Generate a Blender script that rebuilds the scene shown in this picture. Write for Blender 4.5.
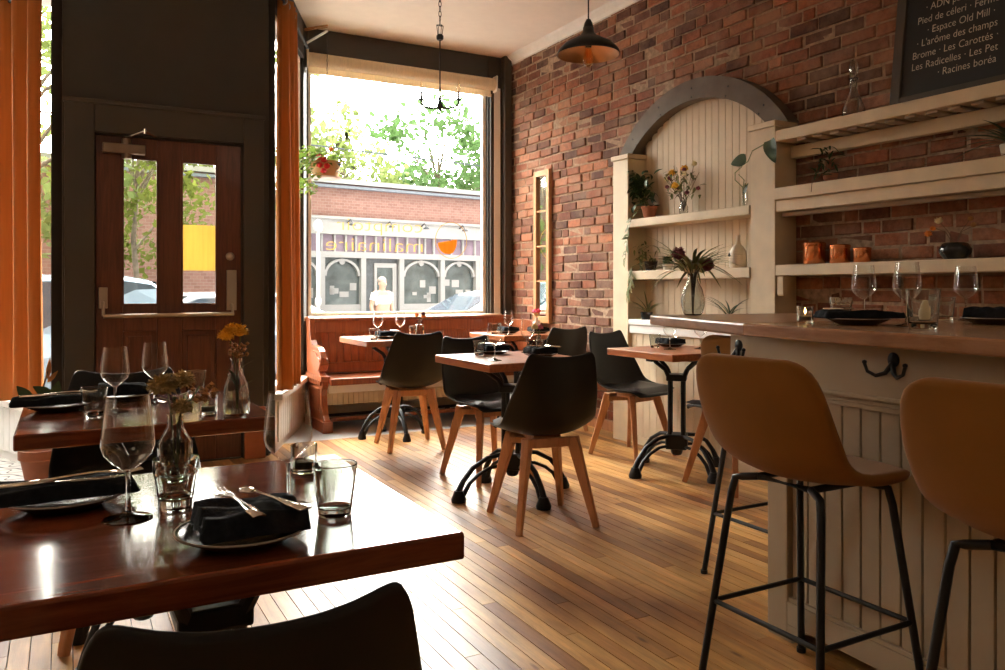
import bpy, bmesh, math, random
from mathutils import Vector, Matrix
from math import sin, cos, pi, radians, sqrt, atan2
random.seed(7)
for o in list(bpy.data.objects): bpy.data.objects.remove(o)
SC = bpy.context.scene
COL = SC.collection
# ------------------------------------------------------------------ camera
H = 1.12
YAW = atan2(437.5, 800.0)
cd = bpy.data.cameras.new('camera')
cd.sensor_width = 36.0; cd.sensor_fit = 'HORIZONTAL'; cd.lens = 36.0*800/1005
cd.shift_y = -(335.0-289.0)/1005
cd.clip_start = 0.05; cd.clip_end = 400
cam = bpy.data.objects.new('camera', cd); COL.objects.link(cam)
cam.location = (0, 0, H); cam.rotation_euler = (pi/2, 0, -YAW)
SC.camera = cam
# ------------------------------------------------------------------ world, sun, exposure
SC.view_settings.view_transform = 'Standard'; SC.view_settings.look = 'None'
SC.view_settings.gamma = 1.0; SC.view_settings.use_curve_mapping = False
SC.view_settings.exposure = 0.52
W = bpy.data.worlds.new('overcast_sky'); SC.world = W; W.use_nodes = True
bg = W.node_tree.nodes['Background']
# hazy bright sky: brightest over the street side, dimmer behind the building
_t = W.node_tree; _tc = _t.nodes.new('ShaderNodeTexCoord'); _dp = _t.nodes.new('ShaderNodeVectorMath'); _dp.operation = 'DOT_PRODUCT'
_dp.inputs[1].default_value = (0.10, 0.88, 0.46); _t.links.new(_tc.outputs['Generated'], _dp.inputs[0])
_mr = _t.nodes.new('ShaderNodeMapRange'); _mr.inputs[1].default_value = .25; _mr.inputs[2].default_value = 1.0
_mr.inputs[3].default_value = 2.0; _mr.inputs[4].default_value = 38.0; _t.links.new(_dp.outputs['Value'], _mr.inputs[0])
_t.links.new(_mr.outputs[0], bg.inputs['Strength']); bg.inputs['Color'].default_value = (1.0, 0.95, 0.87, 1)
def light(name, kind, loc, energy, color=(1, 1, 1), rot=(0, 0, 0), **kw):
    l = bpy.data.lights.new(name, kind); l.energy = energy; l.color = color
    for k, v in kw.items(): setattr(l, k, v)
    o = bpy.data.objects.new(name, l); COL.objects.link(o); o.location = loc; o.rotation_euler = rot
    return o
light('sun', 'SUN', (0, -8, 20), 1.2, (1, .93, .82), (radians(42), 0, radians(-24)), angle=radians(2))
# warm fill points added out of view below the ceiling, no fixtures
for p, e in (((-1.2, -0.6, 2.9), 8), ((2.2, -0.6, 2.9), 8), ((-1.9, 2.4, 2.9), 7)):
    light('warm_fill_light', 'POINT', p, e, (1, .80, .58), shadow_soft_size=.35)
SC.cycles.use_denoising = True
SC.cycles.max_bounces = 14; SC.cycles.diffuse_bounces = 5; SC.cycles.glossy_bounces = 5
SC.cycles.transmission_bounces = 12; SC.cycles.transparent_max_bounces = 24
SC.cycles.sample_clamp_indirect = 6.0
SC.cycles.caustics_refractive = False; SC.cycles.caustics_reflective = False
# ------------------------------------------------------------------ materials
def nt(name):
    m = bpy.data.materials.new(name); m.use_nodes = True
    t = m.node_tree; b = t.nodes['Principled BSDF']
    return m, t, b
def N(t, kind, **kw):
    n = t.nodes.new(kind)
    for k, v in kw.items():
        if k in n.inputs: n.inputs[k].default_value = v
        else: setattr(n, k, v)
    return n
def c4(c): return (c[0], c[1], c[2], 1)
def coords(t, scale=(1, 1, 1), kind='Object', rot=(0, 0, 0)):
    tc = N(t, 'ShaderNodeTexCoord'); mp = N(t, 'ShaderNodeMapping')
    mp.inputs['Scale'].default_value = scale; mp.inputs['Rotation'].default_value = rot
    t.links.new(tc.outputs[kind], mp.inputs['Vector']); return mp.outputs['Vector']
def ramp(t, fac, stops):
    r = N(t, 'ShaderNodeValToRGB'); e = r.color_ramp.elements
    while len(e) < len(stops): e.new(0.5)
    for i, (p, c) in enumerate(stops): e[i].position = p; e[i].color = c4(c)
    t.links.new(fac, r.inputs['Fac']); return r.outputs['Color']
def bump(t, b, h, strength=.2, dist=.01):
    n = N(t, 'ShaderNodeBump'); n.inputs['Strength'].default_value = strength; n.inputs['Distance'].default_value = dist
    t.links.new(h, n.inputs['Height']); t.links.new(n.outputs['Normal'], b.inputs['Normal'])
def mat(name, col, rough=.5, metal=0.0, noise=.12, scale=12, bumps=0.0, spec=.5, coat=0.0, sheen=0.0):
    """plain procedural surface: base colour with slight noise variation"""
    m, t, b = nt(name)
    b.inputs['Roughness'].default_value = rough; b.inputs['Metallic'].default_value = metal
    b.inputs['Specular IOR Level'].default_value = spec
    b.inputs['Coat Weight'].default_value = coat; b.inputs['Coat Roughness'].default_value = .08
    b.inputs['Sheen Weight'].default_value = sheen
    n = N(t, 'ShaderNodeTexNoise'); n.inputs['Scale'].default_value = scale; n.inputs['Detail'].default_value = 4
    t.links.new(coords(t), n.inputs['Vector'])
    lo = [max(0, x*(1-noise)) for x in col]; hi = [min(1, x*(1+noise)) for x in col]
    t.links.new(ramp(t, n.outputs['Fac'], [(.3, lo), (.7, hi)]), b.inputs['Base Color'])
    if bumps: bump(t, b, n.outputs['Fac'], bumps, .01)
    return m
def wood(name, dark, light_, rough=.35, grain=(1, 18, 18), coat=0.0, scale=2.5, bumps=.05, spec=.5):
    m, t, b = nt(name)
    v = coords(t, grain)
    n = N(t, 'ShaderNodeTexNoise'); n.inputs['Scale'].default_value = scale; n.inputs['Detail'].default_value = 8
    n.inputs['Roughness'].default_value = .65; n.inputs['Distortion'].default_value = .6
    t.links.new(v, n.inputs['Vector'])
    t.links.new(ramp(t, n.outputs['Fac'], [(.3, dark), (.68, light_)]), b.inputs['Base Color'])
    b.inputs['Roughness'].default_value = rough; b.inputs['Coat Weight'].default_value = coat
    b.inputs['Coat Roughness'].default_value = .06; b.inputs['Specular IOR Level'].default_value = spec
    if bumps: bump(t, b, n.outputs['Fac'], bumps, .01)
    return m
def tinted(name, rough, grain, amt=.35, bumps=.3, scale=3, stain=None, knots=False, lime=0.0):
    """per-piece colour attribute (each brick or board has its own colour) times a grain noise"""
    m, t, b = nt(name)
    a = N(t, 'ShaderNodeAttribute'); a.attribute_name = 'tint'
    v = coords(t, grain)
    n = N(t, 'ShaderNodeTexNoise'); n.inputs['Scale'].default_value = scale; n.inputs['Detail'].default_value = 8; n.inputs['Roughness'].default_value = .7
    t.links.new(v, n.inputs['Vector'])
    k = ramp(t, n.outputs['Fac'], [(.28, (1-amt,)*3), (.7, (1+amt,)*3)])
    mx = N(t, 'ShaderNodeMix', data_type='RGBA', blend_type='MULTIPLY'); mx.inputs['Factor'].default_value = 1
    t.links.new(a.outputs['Color'], mx.inputs[6]); t.links.new(k, mx.inputs[7])
    out = mx.outputs[2]
    if stain:
        n2 = N(t, 'ShaderNodeTexNoise'); n2.inputs['Scale'].default_value = stain[0]; n2.inputs['Detail'].default_value = 5
        t.links.new(coords(t, stain[3]), n2.inputs['Vector'])
        k2 = ramp(t, n2.outputs['Fac'], [(stain[1], stain[4]), (stain[2], (1, 1, 1))])
        m2 = N(t, 'ShaderNodeMix', data_type='RGBA', blend_type='MULTIPLY'); m2.inputs['Factor'].default_value = 1
        t.links.new(out, m2.inputs[6]); t.links.new(k2, m2.inputs[7]); out = m2.outputs[2]
    if lime:
        n4 = N(t, 'ShaderNodeTexNoise'); n4.inputs['Scale'].default_value = 3.2; n4.inputs['Detail'].default_value = 7; n4.inputs['Roughness'].default_value = .72
        t.links.new(coords(t, (1, 1, 1)), n4.inputs['Vector'])
        f4 = ramp(t, n4.outputs['Fac'], [(.42, (0, 0, 0)), (.72, (lime,)*3)])
        m4 = N(t, 'ShaderNodeMix', data_type='RGBA', blend_type='MIX'); t.links.new(f4, m4.inputs['Factor']); t.links.new(out, m4.inputs[6]); m4.inputs[7].default_value = (.42, .28, .19, 1); out = m4.outputs[2]
    if knots:
        vo_ = N(t, 'ShaderNodeTexVoronoi'); vo_.inputs['Scale'].default_value = 1.0; t.links.new(coords(t, (9, 2.6, 1)), vo_.inputs['Vector'])
        kk = ramp(t, vo_.outputs['Distance'], [(.035, (.30, .20, .14)), (.10, (1, 1, 1))])
        m3 = N(t, 'ShaderNodeMix', data_type='RGBA', blend_type='MULTIPLY'); m3.inputs['Factor'].default_value = 1
        t.links.new(out, m3.inputs[6]); t.links.new(kk, m3.inputs[7]); out = m3.outputs[2]
    t.links.new(out, b.inputs['Base Color']); b.inputs['Roughness'].default_value = rough
    if bumps: bump(t, b, n.outputs['Fac'], bumps, .006)
    return m
def thin_glass(name, tint=(.97, .98, .97), refl=1.0, blend=.5, power=1.7):
    m = bpy.data.materials.new(name); m.use_nodes = True; t = m.node_tree; t.nodes.clear()
    out = N(t, 'ShaderNodeOutputMaterial'); mix = N(t, 'ShaderNodeMixShader')
    tr = N(t, 'ShaderNodeBsdfTransparent'); tr.inputs['Color'].default_value = c4(tint)
    gl = N(t, 'ShaderNodeBsdfGlossy'); gl.inputs['Roughness'].default_value = .01; gl.inputs['Color'].default_value = (refl,)*3+(1,)
    lw = N(t, 'ShaderNodeLayerWeight'); lw.inputs['Blend'].default_value = blend
    pw_ = N(t, 'ShaderNodeMath', operation='POWER'); pw_.inputs[1].default_value = power; t.links.new(lw.outputs['Facing'], pw_.inputs[0])
    ad_ = N(t, 'ShaderNodeMath', operation='MULTIPLY_ADD', use_clamp=True); ad_.inputs[1].default_value = .85; ad_.inputs[2].default_value = .03; t.links.new(pw_.outputs[0], ad_.inputs[0]); t.links.new(ad_.outputs[0], mix.inputs['Fac']); t.links.new(tr.outputs[0], mix.inputs[1]); t.links.new(gl.outputs[0], mix.inputs[2])
    t.links.new(mix.outputs[0], out.inputs['Surface']); return m
def solid_glass(name, tint=(.95, .97, .96), rough=0.0):
    m = bpy.data.materials.new(name); m.use_nodes = True; t = m.node_tree; t.nodes.clear()
    out = N(t, 'ShaderNodeOutputMaterial'); g = N(t, 'ShaderNodeBsdfGlass')
    g.inputs['Color'].default_value = c4(tint); g.inputs['Roughness'].default_value = rough; g.inputs['IOR'].default_value = 1.45
    t.links.new(g.outputs[0], out.inputs['Surface']); return m
def cloth_translucent(name, col, tr=.5, rough=.9):
    m, t, b = nt(name)
    n = N(t, 'ShaderNodeTexNoise'); n.inputs['Scale'].default_value = 60; t.links.new(coords(t, (1, 1, .05)), n.inputs['Vector'])
    cc = ramp(t, n.outputs['Fac'], [(.3, [x*.88 for x in col]), (.7, col)])
    t.links.new(cc, b.inputs['Base Color']); b.inputs['Roughness'].default_value = rough; b.inputs['Specular IOR Level'].default_value = .1
    tl = N(t, 'ShaderNodeBsdfTranslucent'); t.links.new(cc, tl.inputs['Color'])
    mix = N(t, 'ShaderNodeMixShader'); mix.inputs['Fac'].default_value = tr
    o = t.nodes['Material Output']
    t.links.new(b.outputs[0], mix.inputs[1]); t.links.new(tl.outputs[0], mix.inputs[2]); t.links.new(mix.outputs[0], o.inputs['Surface'])
    return m
M = {}
M['floor'] = tinted('floor_boards', .36, (14, 1.0, 14), .30, .12, 3, (1.5, .34, .56, (1.6, .7, 1), (.34, .22, .15)), True)
M['brick'] = tinted('red_brick', .95, (1, 1, 1), .45, .8, 26, (1.2, .32, .52, (1, 1, 1), (.55, .5, .5)), False, .55)
M['mortar'] = mat('mortar', (.36, .25, .17), .95, noise=.35, scale=30, bumps=.6)
M['ceiling'] = mat('cream_ceiling', (.88, .83, .76), .9, noise=.02)
M['white_trim'] = mat('white_trim', (.86, .84, .80), .6, noise=.03)
M['olive'] = mat('olive_paint', (.040, .034, .027), .55, noise=.08, scale=4)
M['olive_trim'] = mat('olive_trim_paint', (.055, .045, .035), .5, noise=.08, scale=4)
M['plaster'] = mat('plaster', (.62, .55, .46), .9, noise=.04)
M['mahogany'] = wood('mahogany_top', (.085, .020, .009), (.24, .062, .024), .12, (1.2, 14, 14), .2, 3.0, .02, .42)
M['cherry'] = wood('cherry_top', (.33, .105, .042), (.55, .205, .08), .30, (14, 1.2, 14), .1, 3.0, .03, .4)
M['door_wood'] = wood('door_wood', (.085, .026, .014), (.17, .058, .030), .38, (16, 16, 1.2), .1, 3.0, .05)
M['pew_wood'] = wood('pew_wood', (.20, .055, .022), (.40, .13, .05), .32, (16, 16, 1.2), .1, 3.0, .05)
M['leg_wood'] = wood('beech_leg', (.42, .19, .09), (.60, .30, .15), .45, (12, 12, 1.2), 0, 3.0, .03)
M['bar_wood'] = wood('bar_top_wood', (.25, .115, .05), (.40, .20, .09), .25, (14, 1.0, 14), .25, 3.0, .03)
M['flap_wood'] = wood('flap_wood', (.20, .095, .045), (.36, .185, .085), .3, (14, 1.0, 14), .15, 3.0, .04)
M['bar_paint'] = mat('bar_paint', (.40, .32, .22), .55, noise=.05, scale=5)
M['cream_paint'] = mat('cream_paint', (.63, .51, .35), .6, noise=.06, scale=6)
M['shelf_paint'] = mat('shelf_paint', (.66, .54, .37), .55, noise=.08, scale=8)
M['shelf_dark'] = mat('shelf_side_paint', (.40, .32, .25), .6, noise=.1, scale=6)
M['beam'] = mat('arch_beam_wood', (.115, .085, .060), .7, noise=.25, scale=9, bumps=.2)
M['black'] = mat('black_plastic', (.007, .007, .007), .40, spec=.35, noise=.1)
M['black_leather'] = mat('black_leather', (.008, .008, .009), .42, noise=.2, scale=60, bumps=.1)
M['iron'] = mat('black_iron', (.012, .013, .015), .42, .3, noise=.15, scale=30)
M['mustard'] = mat('mustard_velvet', (.23, .098, .018), .9, noise=.10, scale=5, sheen=.1, spec=.15)
M['napkin'] = mat('black_napkin', (.012, .014, .018), .9, noise=.3, scale=80, bumps=.3, spec=.15)
M['plate'] = mat('stone_plate', (.035, .033, .034), .25, noise=.2, scale=25)
M['plate_rim'] = mat('plate_rim', (.30, .25, .20), .3, noise=.2, scale=25)
M['steel'] = mat('cutlery_steel', (.75, .70, .62), .16, 1.0, noise=.03)
M['nickel'] = mat('satin_nickel', (.55, .48, .40), .32, 1.0, noise=.05)
M['closer_bronze'] = mat('closer_bronze', (.26, .20, .15), .4, .8, noise=.1)
M['glass'] = thin_glass('wine_glass')
M['pane'] = thin_glass('window_pane', (.985, .99, .985), .5, .5, 6.0)
M['tumbler'] = solid_glass('tumbler_glass')
M['cut_glass'] = solid_glass('vase_glass', (.93, .95, .94))
M['amber_bulb'] = thin_glass('amber_bulb_glass', (1, .80, .50))
M['wax'] = mat('candle_wax', (.80, .70, .48), .5, noise=.05)
M['curtain'] = cloth_translucent('rust_curtain', (.50, .195, .055), .30)
M['blind'] = cloth_translucent('cream_blind', (.88, .76, .58), .36)
M['paper'] = cloth_translucent('yellow_paper', (.80, .64, .27), .5)
M['chalk'] = mat('chalk_lettering', (.62, .55, .46), .9, noise=.1)
M['slate'] = mat('chalkboard_slate', (.018, .019, .021), .75, noise=.2, scale=4)
M['gold'] = cloth_translucent('gold_lettering', (.62, .40, .11), .22, .5)
M['logo_orange'] = cloth_translucent('logo_orange', (.85, .42, .08), .3, .5)
M['copper'] = mat('copper', (.86, .33, .14), .24, 1.0, noise=.08)
M['bronze'] = mat('bronze_inner', (.52, .27, .13), .38, .85, noise=.1)
M['bulb'] = thin_glass('bulb_glass', (1, .95, .86))
M['terracotta'] = mat('terracotta', (.36, .125, .06), .8, noise=.15, scale=10)
M['ceramic'] = mat('cream_ceramic', (.66, .58, .47), .35, noise=.06)
M['white_ceramic'] = mat('white_ceramic', (.82, .80, .78), .3, noise=.03)
M['pot_dark'] = mat('dark_glaze', (.02, .022, .022), .22, noise=.2)
M['soil'] = mat('soil', (.03, .02, .013), .95, noise=.4, scale=40)
M['leaf'] = mat('dark_leaf', (.030, .062, .014), .5, noise=.35, scale=14)
M['leaf_light'] = cloth_translucent('light_leaf', (.16, .25, .045), .35, .5)
M['leaf_olive'] = mat('olive_leaf', (.16, .17, .05), .55, noise=.4, scale=14)
M['stem'] = mat('green_stem', (.13, .17, .05), .6, noise=.2)
M['stem_brown'] = mat('brown_stem', (.14, .075, .035), .7, noise=.2)
M['petal_gold'] = mat('marigold_petal', (.90, .47, .03), .7, noise=.25, scale=40)
M['petal_olive'] = mat('scabious_petal', (.46, .33, .13), .8, noise=.3, scale=60)
M['petal_brown'] = mat('dried_petal', (.36, .17, .05), .85, noise=.3, scale=60)
M['petal_red'] = mat('red_petal', (.62, .03, .05), .6, noise=.2, scale=40)
M['petal_pink'] = mat('pink_petal', (.70, .16, .28), .6, noise=.25, scale=40)
M['petal_cream'] = mat('cream_petal', (.80, .68, .38), .7, noise=.2, scale=40)
M['petal_plum'] = mat('plum_petal', (.22, .06, .07), .75, noise=.3, scale=40)
M['petal_orange'] = mat('orange_petal', (.78, .24, .03), .7, noise=.25, scale=40)
M['pot_tan'] = mat('tan_pot', (.72, .48, .24), .6, noise=.06)
M['pipe'] = mat('heater_slot', (.02, .018, .016), .6)
M['mirror'] = mat('mirror_glass', (.85, .86, .84), .02, 1.0, noise=.01)
M['oak'] = wood('oak_frame', (.42, .22, .09), (.60, .34, .15), .4, (16, 16, 1.2), 0, 3, .03)
M['dark_hole'] = mat('dark_recess', (.012, .010, .009), .8)
# ---- outdoors
M['asphalt'] = mat('asphalt', (.10, .10, .10), .95, noise=.1)
M['sidewalk'] = mat('sidewalk', (.26, .25, .23), .95, noise=.08)
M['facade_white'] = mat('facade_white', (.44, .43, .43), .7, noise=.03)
M['facade_roof'] = mat('roof_flashing', (.22, .25, .30), .6, noise=.1)
M['shop_glass'] = mat('shop_glass', (.10, .12, .12), .08, noise=.5, scale=3)
M['transom_glass'] = mat('transom_glass', (.26, .19, .25), .2, noise=.45, scale=1.5)
M['door_dark'] = mat('shop_door', (.10, .11, .12), .3, noise=.2)
M['skin'] = mat('skin', (.58, .35, .25), .6, noise=.05)
M['shirt'] = mat('white_shirt', (.80, .82, .86), .9, noise=.04)
M['trousers'] = mat('dark_trousers', (.05, .055, .07), .9, noise=.1)
M['hair'] = mat('grey_hair', (.35, .30, .26), .8, noise=.2)
M['car_white'] = mat('white_car_paint', (.74, .77, .80), .18, noise=.02, coat=.6)
M['car_silver'] = mat('silver_car_paint', (.52, .56, .60), .2, .2, noise=.02, coat=.6)
M['car_blue'] = mat('blue_car_paint', (.25, .36, .46), .2, .2, noise=.02, coat=.6)
M['car_glass'] = mat('car_glass', (.06, .08, .10), .05, noise=.1)
M['rubber'] = mat('tyre_rubber', (.03, .03, .03), .8)
M['foliage_a'] = cloth_translucent('tree_leaf_yellow', (.20, .26, .085), .35, .6)
M['foliage_b'] = cloth_translucent('tree_leaf_green', (.085, .16, .055), .32, .6)
M['foliage_c'] = cloth_translucent('tree_leaf_olive', (.15, .18, .035), .35, .6)
M['bark'] = mat('tree_bark', (.20, .16, .12), .9, noise=.3, scale=14, bumps=.4)
M['pole_white'] = mat('white_pole', (.78, .78, .78), .5, noise=.03)
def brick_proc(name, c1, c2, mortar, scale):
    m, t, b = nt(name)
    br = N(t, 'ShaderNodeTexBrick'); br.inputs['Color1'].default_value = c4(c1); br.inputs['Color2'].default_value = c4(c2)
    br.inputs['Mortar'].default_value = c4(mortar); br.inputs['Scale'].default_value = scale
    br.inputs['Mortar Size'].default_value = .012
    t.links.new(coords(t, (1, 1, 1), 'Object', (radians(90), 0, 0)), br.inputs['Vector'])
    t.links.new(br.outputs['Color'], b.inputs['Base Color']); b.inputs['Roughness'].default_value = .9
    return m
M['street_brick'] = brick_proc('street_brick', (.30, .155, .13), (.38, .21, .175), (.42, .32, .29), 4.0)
def cement_tile():
    m, t, b = nt('cement_tile')
    v = coords(t, (1, 1, 1))
    sep = N(t, 'ShaderNodeSeparateXYZ'); t.links.new(v, sep.inputs[0])
    def wave(o, k):
        mu = N(t, 'ShaderNodeMath', operation='MULTIPLY'); mu.inputs[1].default_value = 2*pi*k; t.links.new(o, mu.inputs[0])
        s = N(t, 'ShaderNodeMath', operation='SINE'); t.links.new(mu.outputs[0], s.inputs[0]); return s.outputs[0]
    def op(kind, a, c):
        n = N(t, 'ShaderNodeMath', operation=kind); t.links.new(a, n.inputs[0])
        if isinstance(c, float): n.inputs[1].default_value = c
        else: t.links.new(c, n.inputs[1])
        return n.outputs[0]
    a = op('MULTIPLY', wave(sep.outputs[0], 5.0), wave(sep.outputs[1], 5.0))
    s = op('ADD', wave(sep.outputs[0], 10.0), wave(sep.outputs[1], 10.0))
    f = op('ADD', op('MULTIPLY', s, .35), a)
    f = op('ABSOLUTE', f, 0.0)
    t.links.new(ramp(t, f, [(.16, (.06, .06, .065)), (.24, (.62, .60, .57))]), b.inputs['Base Color'])
    b.inputs['Roughness'].default_value = .4
    return m
M['cement'] = cement_tile()
M['grey_tile'] = mat('grey_slate_tile', (.50, .51, .52), .30, noise=.15, scale=3)

# ------------------------------------------------------------------ mesh builder
class B:
    def __init__(s): s.v = []; s.f = []; s.tint = []
    def add(s, vs, fs, tint=None):
        k = len(s.v); s.v += [tuple(p) for p in vs]; s.f += [tuple(i+k for i in f) for f in fs]
        s.tint += [tint]*len(fs); return s
    def box(s, x0, x1, y0, y1, z0, z1, tint=None, m=None):
        vs = [Vector(p) for p in ((x0,y0,z0),(x1,y0,z0),(x1,y1,z0),(x0,y1,z0),(x0,y0,z1),(x1,y0,z1),(x1,y1,z1),(x0,y1,z1))]
        if m: vs = [m @ p for p in vs]
        return s.add(vs, [(3,2,1,0),(4,5,6,7),(0,1,5,4),(1,2,6,5),(2,3,7,6),(3,0,4,7)], tint)
    def bar(s, p, q, w, h=None, w2=None, h2=None, up=(0,0,1)):
        """square-section bar from p to q, tapered from w x h to w2 x h2"""
        p = Vector(p); q = Vector(q); h = h or w; w2 = w2 or w; h2 = h2 or h
        d = (q-p).normalized(); a = Vector(up).cross(d)
        if a.length < 1e-4: a = Vector((1,0,0)).cross(d)
        a.normalize(); b = d.cross(a)
        vs = []
        for c, ww, hh in ((p, w, h), (q, w2, h2)):
            vs += [c-a*ww/2-b*hh/2, c+a*ww/2-b*hh/2, c+a*ww/2+b*hh/2, c-a*ww/2+b*hh/2]
        return s.add(vs, [(3,2,1,0),(4,5,6,7),(0,1,5,4),(1,2,6,5),(2,3,7,6),(3,0,4,7)])
    def tube(s, pts, r, n=8, cap=True, closed=False):
        pts = [Vector(p) for p in pts]; m = len(pts)
        rs = r if isinstance(r, (list, tuple)) else [r]*m
        rings = []; prev = None
        for i, p in enumerate(pts):
            if closed: d = pts[(i+1) % m]-pts[i-1]
            else: d = pts[min(i+1, m-1)]-pts[max(i-1, 0)]
            d.normalize()
            if prev is None:
                a = Vector((0,0,1)).cross(d)
                if a.length < .05: a = Vector((1,0,0)).cross(d)
            else: a = prev-d*prev.dot(d)
            a.normalize(); prev = a; b = d.cross(a)
            rings.append([p+(a*cos(2*pi*k/n)+b*sin(2*pi*k/n))*rs[i] for k in range(n)])
        vs = [p for ring in rings for p in ring]; fs = []
        for i in range(m if closed else m-1):
            j = (i+1) % m
            for k in range(n):
                fs.append((i*n+k, i*n+(k+1) % n, j*n+(k+1) % n, j*n+k))
        if cap and not closed:
            fs.append(tuple(reversed(range(n)))); fs.append(tuple((m-1)*n+k for k in range(n)))
        return s.add(vs, fs)
    def glathe(s, prof, n=32, **kw):
        """lathe with holding loops near the ends of long segments, so glass refracts cleanly"""
        out = [prof[0]]
        for (r0, z0), (r1, z1) in zip(prof[:-1], prof[1:]):
            L = sqrt((r1-r0)**2+(z1-z0)**2)
            if L > .006 and r0 > 0 and r1 > 0:
                for t in (.0012/L, 1-.0012/L): out.append((r0+(r1-r0)*t, z0+(z1-z0)*t))
            out.append((r1, z1))
        return s.lathe(out, n, **kw)
    def lathe(s, prof, n=28, c=(0,0,0), m=None, rib=None):
        """revolve (r,z) points about z; r=0 ends close; rib=(count, depth, z0, z1) flutes"""
        c = Vector(c); vs = []; idx = []
        for r, z in prof:
            if r < 1e-6: idx.append([len(vs)]); vs.append(Vector((0,0,z)))
            else:
                row = []
                for k in range(n):
                    a = 2*pi*k/n; rr = r
                    if rib and rib[2] <= z <= rib[3]: rr = r*(1+rib[1]*cos(rib[0]*a))
                    row.append(len(vs)); vs.append(Vector((rr*cos(a), rr*sin(a), z)))
                idx.append(row)
        fs = []
        for a, b in zip(idx[:-1], idx[1:]):
            for k in range(n):
                k2 = (k+1) % n
                if len(a) == 1 and len(b) == 1: continue
                if len(a) == 1: fs.append((a[0], b[k2], b[k]))
                elif len(b) == 1: fs.append((a[k], a[k2], b[0]))
                else: fs.append((a[k], a[k2], b[k2], b[k]))
        vs = [(m @ p if m else p)+c for p in vs]
        return s.add(vs, fs)
    def grid(s, rows):
        n = len(rows[0]); vs = [p for r in rows for p in r]
        fs = [(i*n+j, i*n+j+1, (i+1)*n+j+1, (i+1)*n+j) for i in range(len(rows)-1) for j in range(n-1)]
        return s.add(vs, fs)
    def prism(s, poly, h0, h1, axis='z'):
        """extrude a 2-D polygon: axis x -> poly is (y,z); y -> (x,z); z -> (x,y)"""
        def P(a, b, h): return {'x': (h,a,b), 'y': (a,h,b), 'z': (a,b,h)}[axis]
        n = len(poly); vs = [P(a,b,h0) for a, b in poly]+[P(a,b,h1) for a, b in poly]
        fs = [tuple(range(n)), tuple(reversed(range(n, 2*n)))]+[(i, i+n, (i+1) % n+n, (i+1) % n) for i in range(n)]
        return s.add(vs, fs)
    def leaf(s, base, d, length, width, up=(0,0,1), droop=.3, heart=False, n=5):
        base = Vector(base); d = Vector(d).normalized(); side = d.cross(Vector(up))
        if side.length < .01: side = Vector((1,0,0))
        side.normalize(); nrm = side.cross(d)
        rows = []
        for i in range(n+1):
            t = i/n
            w = (sin(pi*min(1, t*.92+.06))**.8)*(1-.35*t) if not heart else (1.15*sin(pi*(t*.85+.15))**.6*(1-t*.55) if t < 1 else 0)
            w = max(w, .02)*width/2
            c = base+d*length*t-nrm*droop*length*t*t
            rows.append([c-side*w+nrm*w*.25, c, c+side*w+nrm*w*.25])
        return s.grid(rows)
    def pompon(s, c, r, n=60, flat=.75, pl=.4, seed=0):
        """a flower head: a core with many short petals"""
        R = random.Random(seed); c = Vector(c)
        s.lathe([(0, -r*.75*flat), (r*.5, -r*.5*flat), (r*.78, -r*.1*flat), (r*.70, r*.35*flat), (r*.38, r*.68*flat), (0, r*.78*flat)], 12, c)
        for i in range(n):
            t = (i+.5)/n; ph = i*2.39996; cz = 1-1.5*t; sr = sqrt(max(0, 1-min(1, abs(cz))**2))
            d = Vector((cos(ph)*sr, sin(ph)*sr, cz*flat)).normalized()
            s.leaf(c+d*r*.52, (d+V(R.uniform(-.4,.4), R.uniform(-.4,.4), R.uniform(-.3,.4))), r*(.42+.12*R.random()), r*pl, (R.random()-.5, R.random()-.5, 1), .25, n=2)
        return s
    def build(s, name, material, parent=None, smooth=None, bev=0.0, seg=2, sub=0, solid=0.0):
        me = bpy.data.meshes.new(name); me.from_pydata(s.v, [], s.f); me.update()
        bm_ = bmesh.new(); bm_.from_mesh(me); bmesh.ops.recalc_face_normals(bm_, faces=bm_.faces); bm_.to_mesh(me); bm_.free(); me.update()
        me.materials.append(M[material] if isinstance(material, str) else material)
        if any(t is not None for t in s.tint):
            at = me.attributes.new('tint', 'FLOAT_COLOR', 'CORNER')
            buf = []
            for t, f in zip(s.tint, s.f): buf += list(c4(t or (.5,.5,.5)))*len(f)
            at.data.foreach_set('color', buf)
        if smooth is not None:
            me.shade_smooth(); me.set_sharp_from_angle(angle=radians(smooth))
        o = bpy.data.objects.new(name, me); COL.objects.link(o)
        if parent is not None: o.parent = parent
        if solid:
            md = o.modifiers.new('thickness', 'SOLIDIFY'); md.thickness = solid; md.offset = 0
        if sub:
            md = o.modifiers.new('smooth', 'SUBSURF'); md.levels = sub; md.render_levels = sub
        if bev:
            md = o.modifiers.new('bevel', 'BEVEL'); md.width = bev; md.segments = seg; md.limit_method = 'ANGLE'; md.angle_limit = radians(40)
            md.harden_normals = False
        return o
def tag(o, label, cat, group=None, kind=None):
    o['label'] = label; o['category'] = cat
    if group: o['group'] = group
    if kind: o['kind'] = kind
    return o
def thing(name, label, cat, loc=(0,0,0), rz=0.0, group=None):
    o = bpy.data.objects.new(name, None); COL.objects.link(o); o.empty_display_size = .1
    o.location = loc; o.rotation_euler = (0, 0, rz)
    return tag(o, label, cat, group)
def struct(o):
    o['kind'] = 'structure'; return o
def dup(root, loc, rz, label, group=None):
    r = root.copy(); COL.objects.link(r); r.location = loc; r.rotation_euler = (0, 0, rz); r['label'] = label
    if group: r['group'] = group
    for ch in list(root.children):
        c = ch.copy(); COL.objects.link(c); c.parent = r
        for g in list(ch.children):
            d = g.copy(); COL.objects.link(d); d.parent = c
    return r
PROTO = {}
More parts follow.
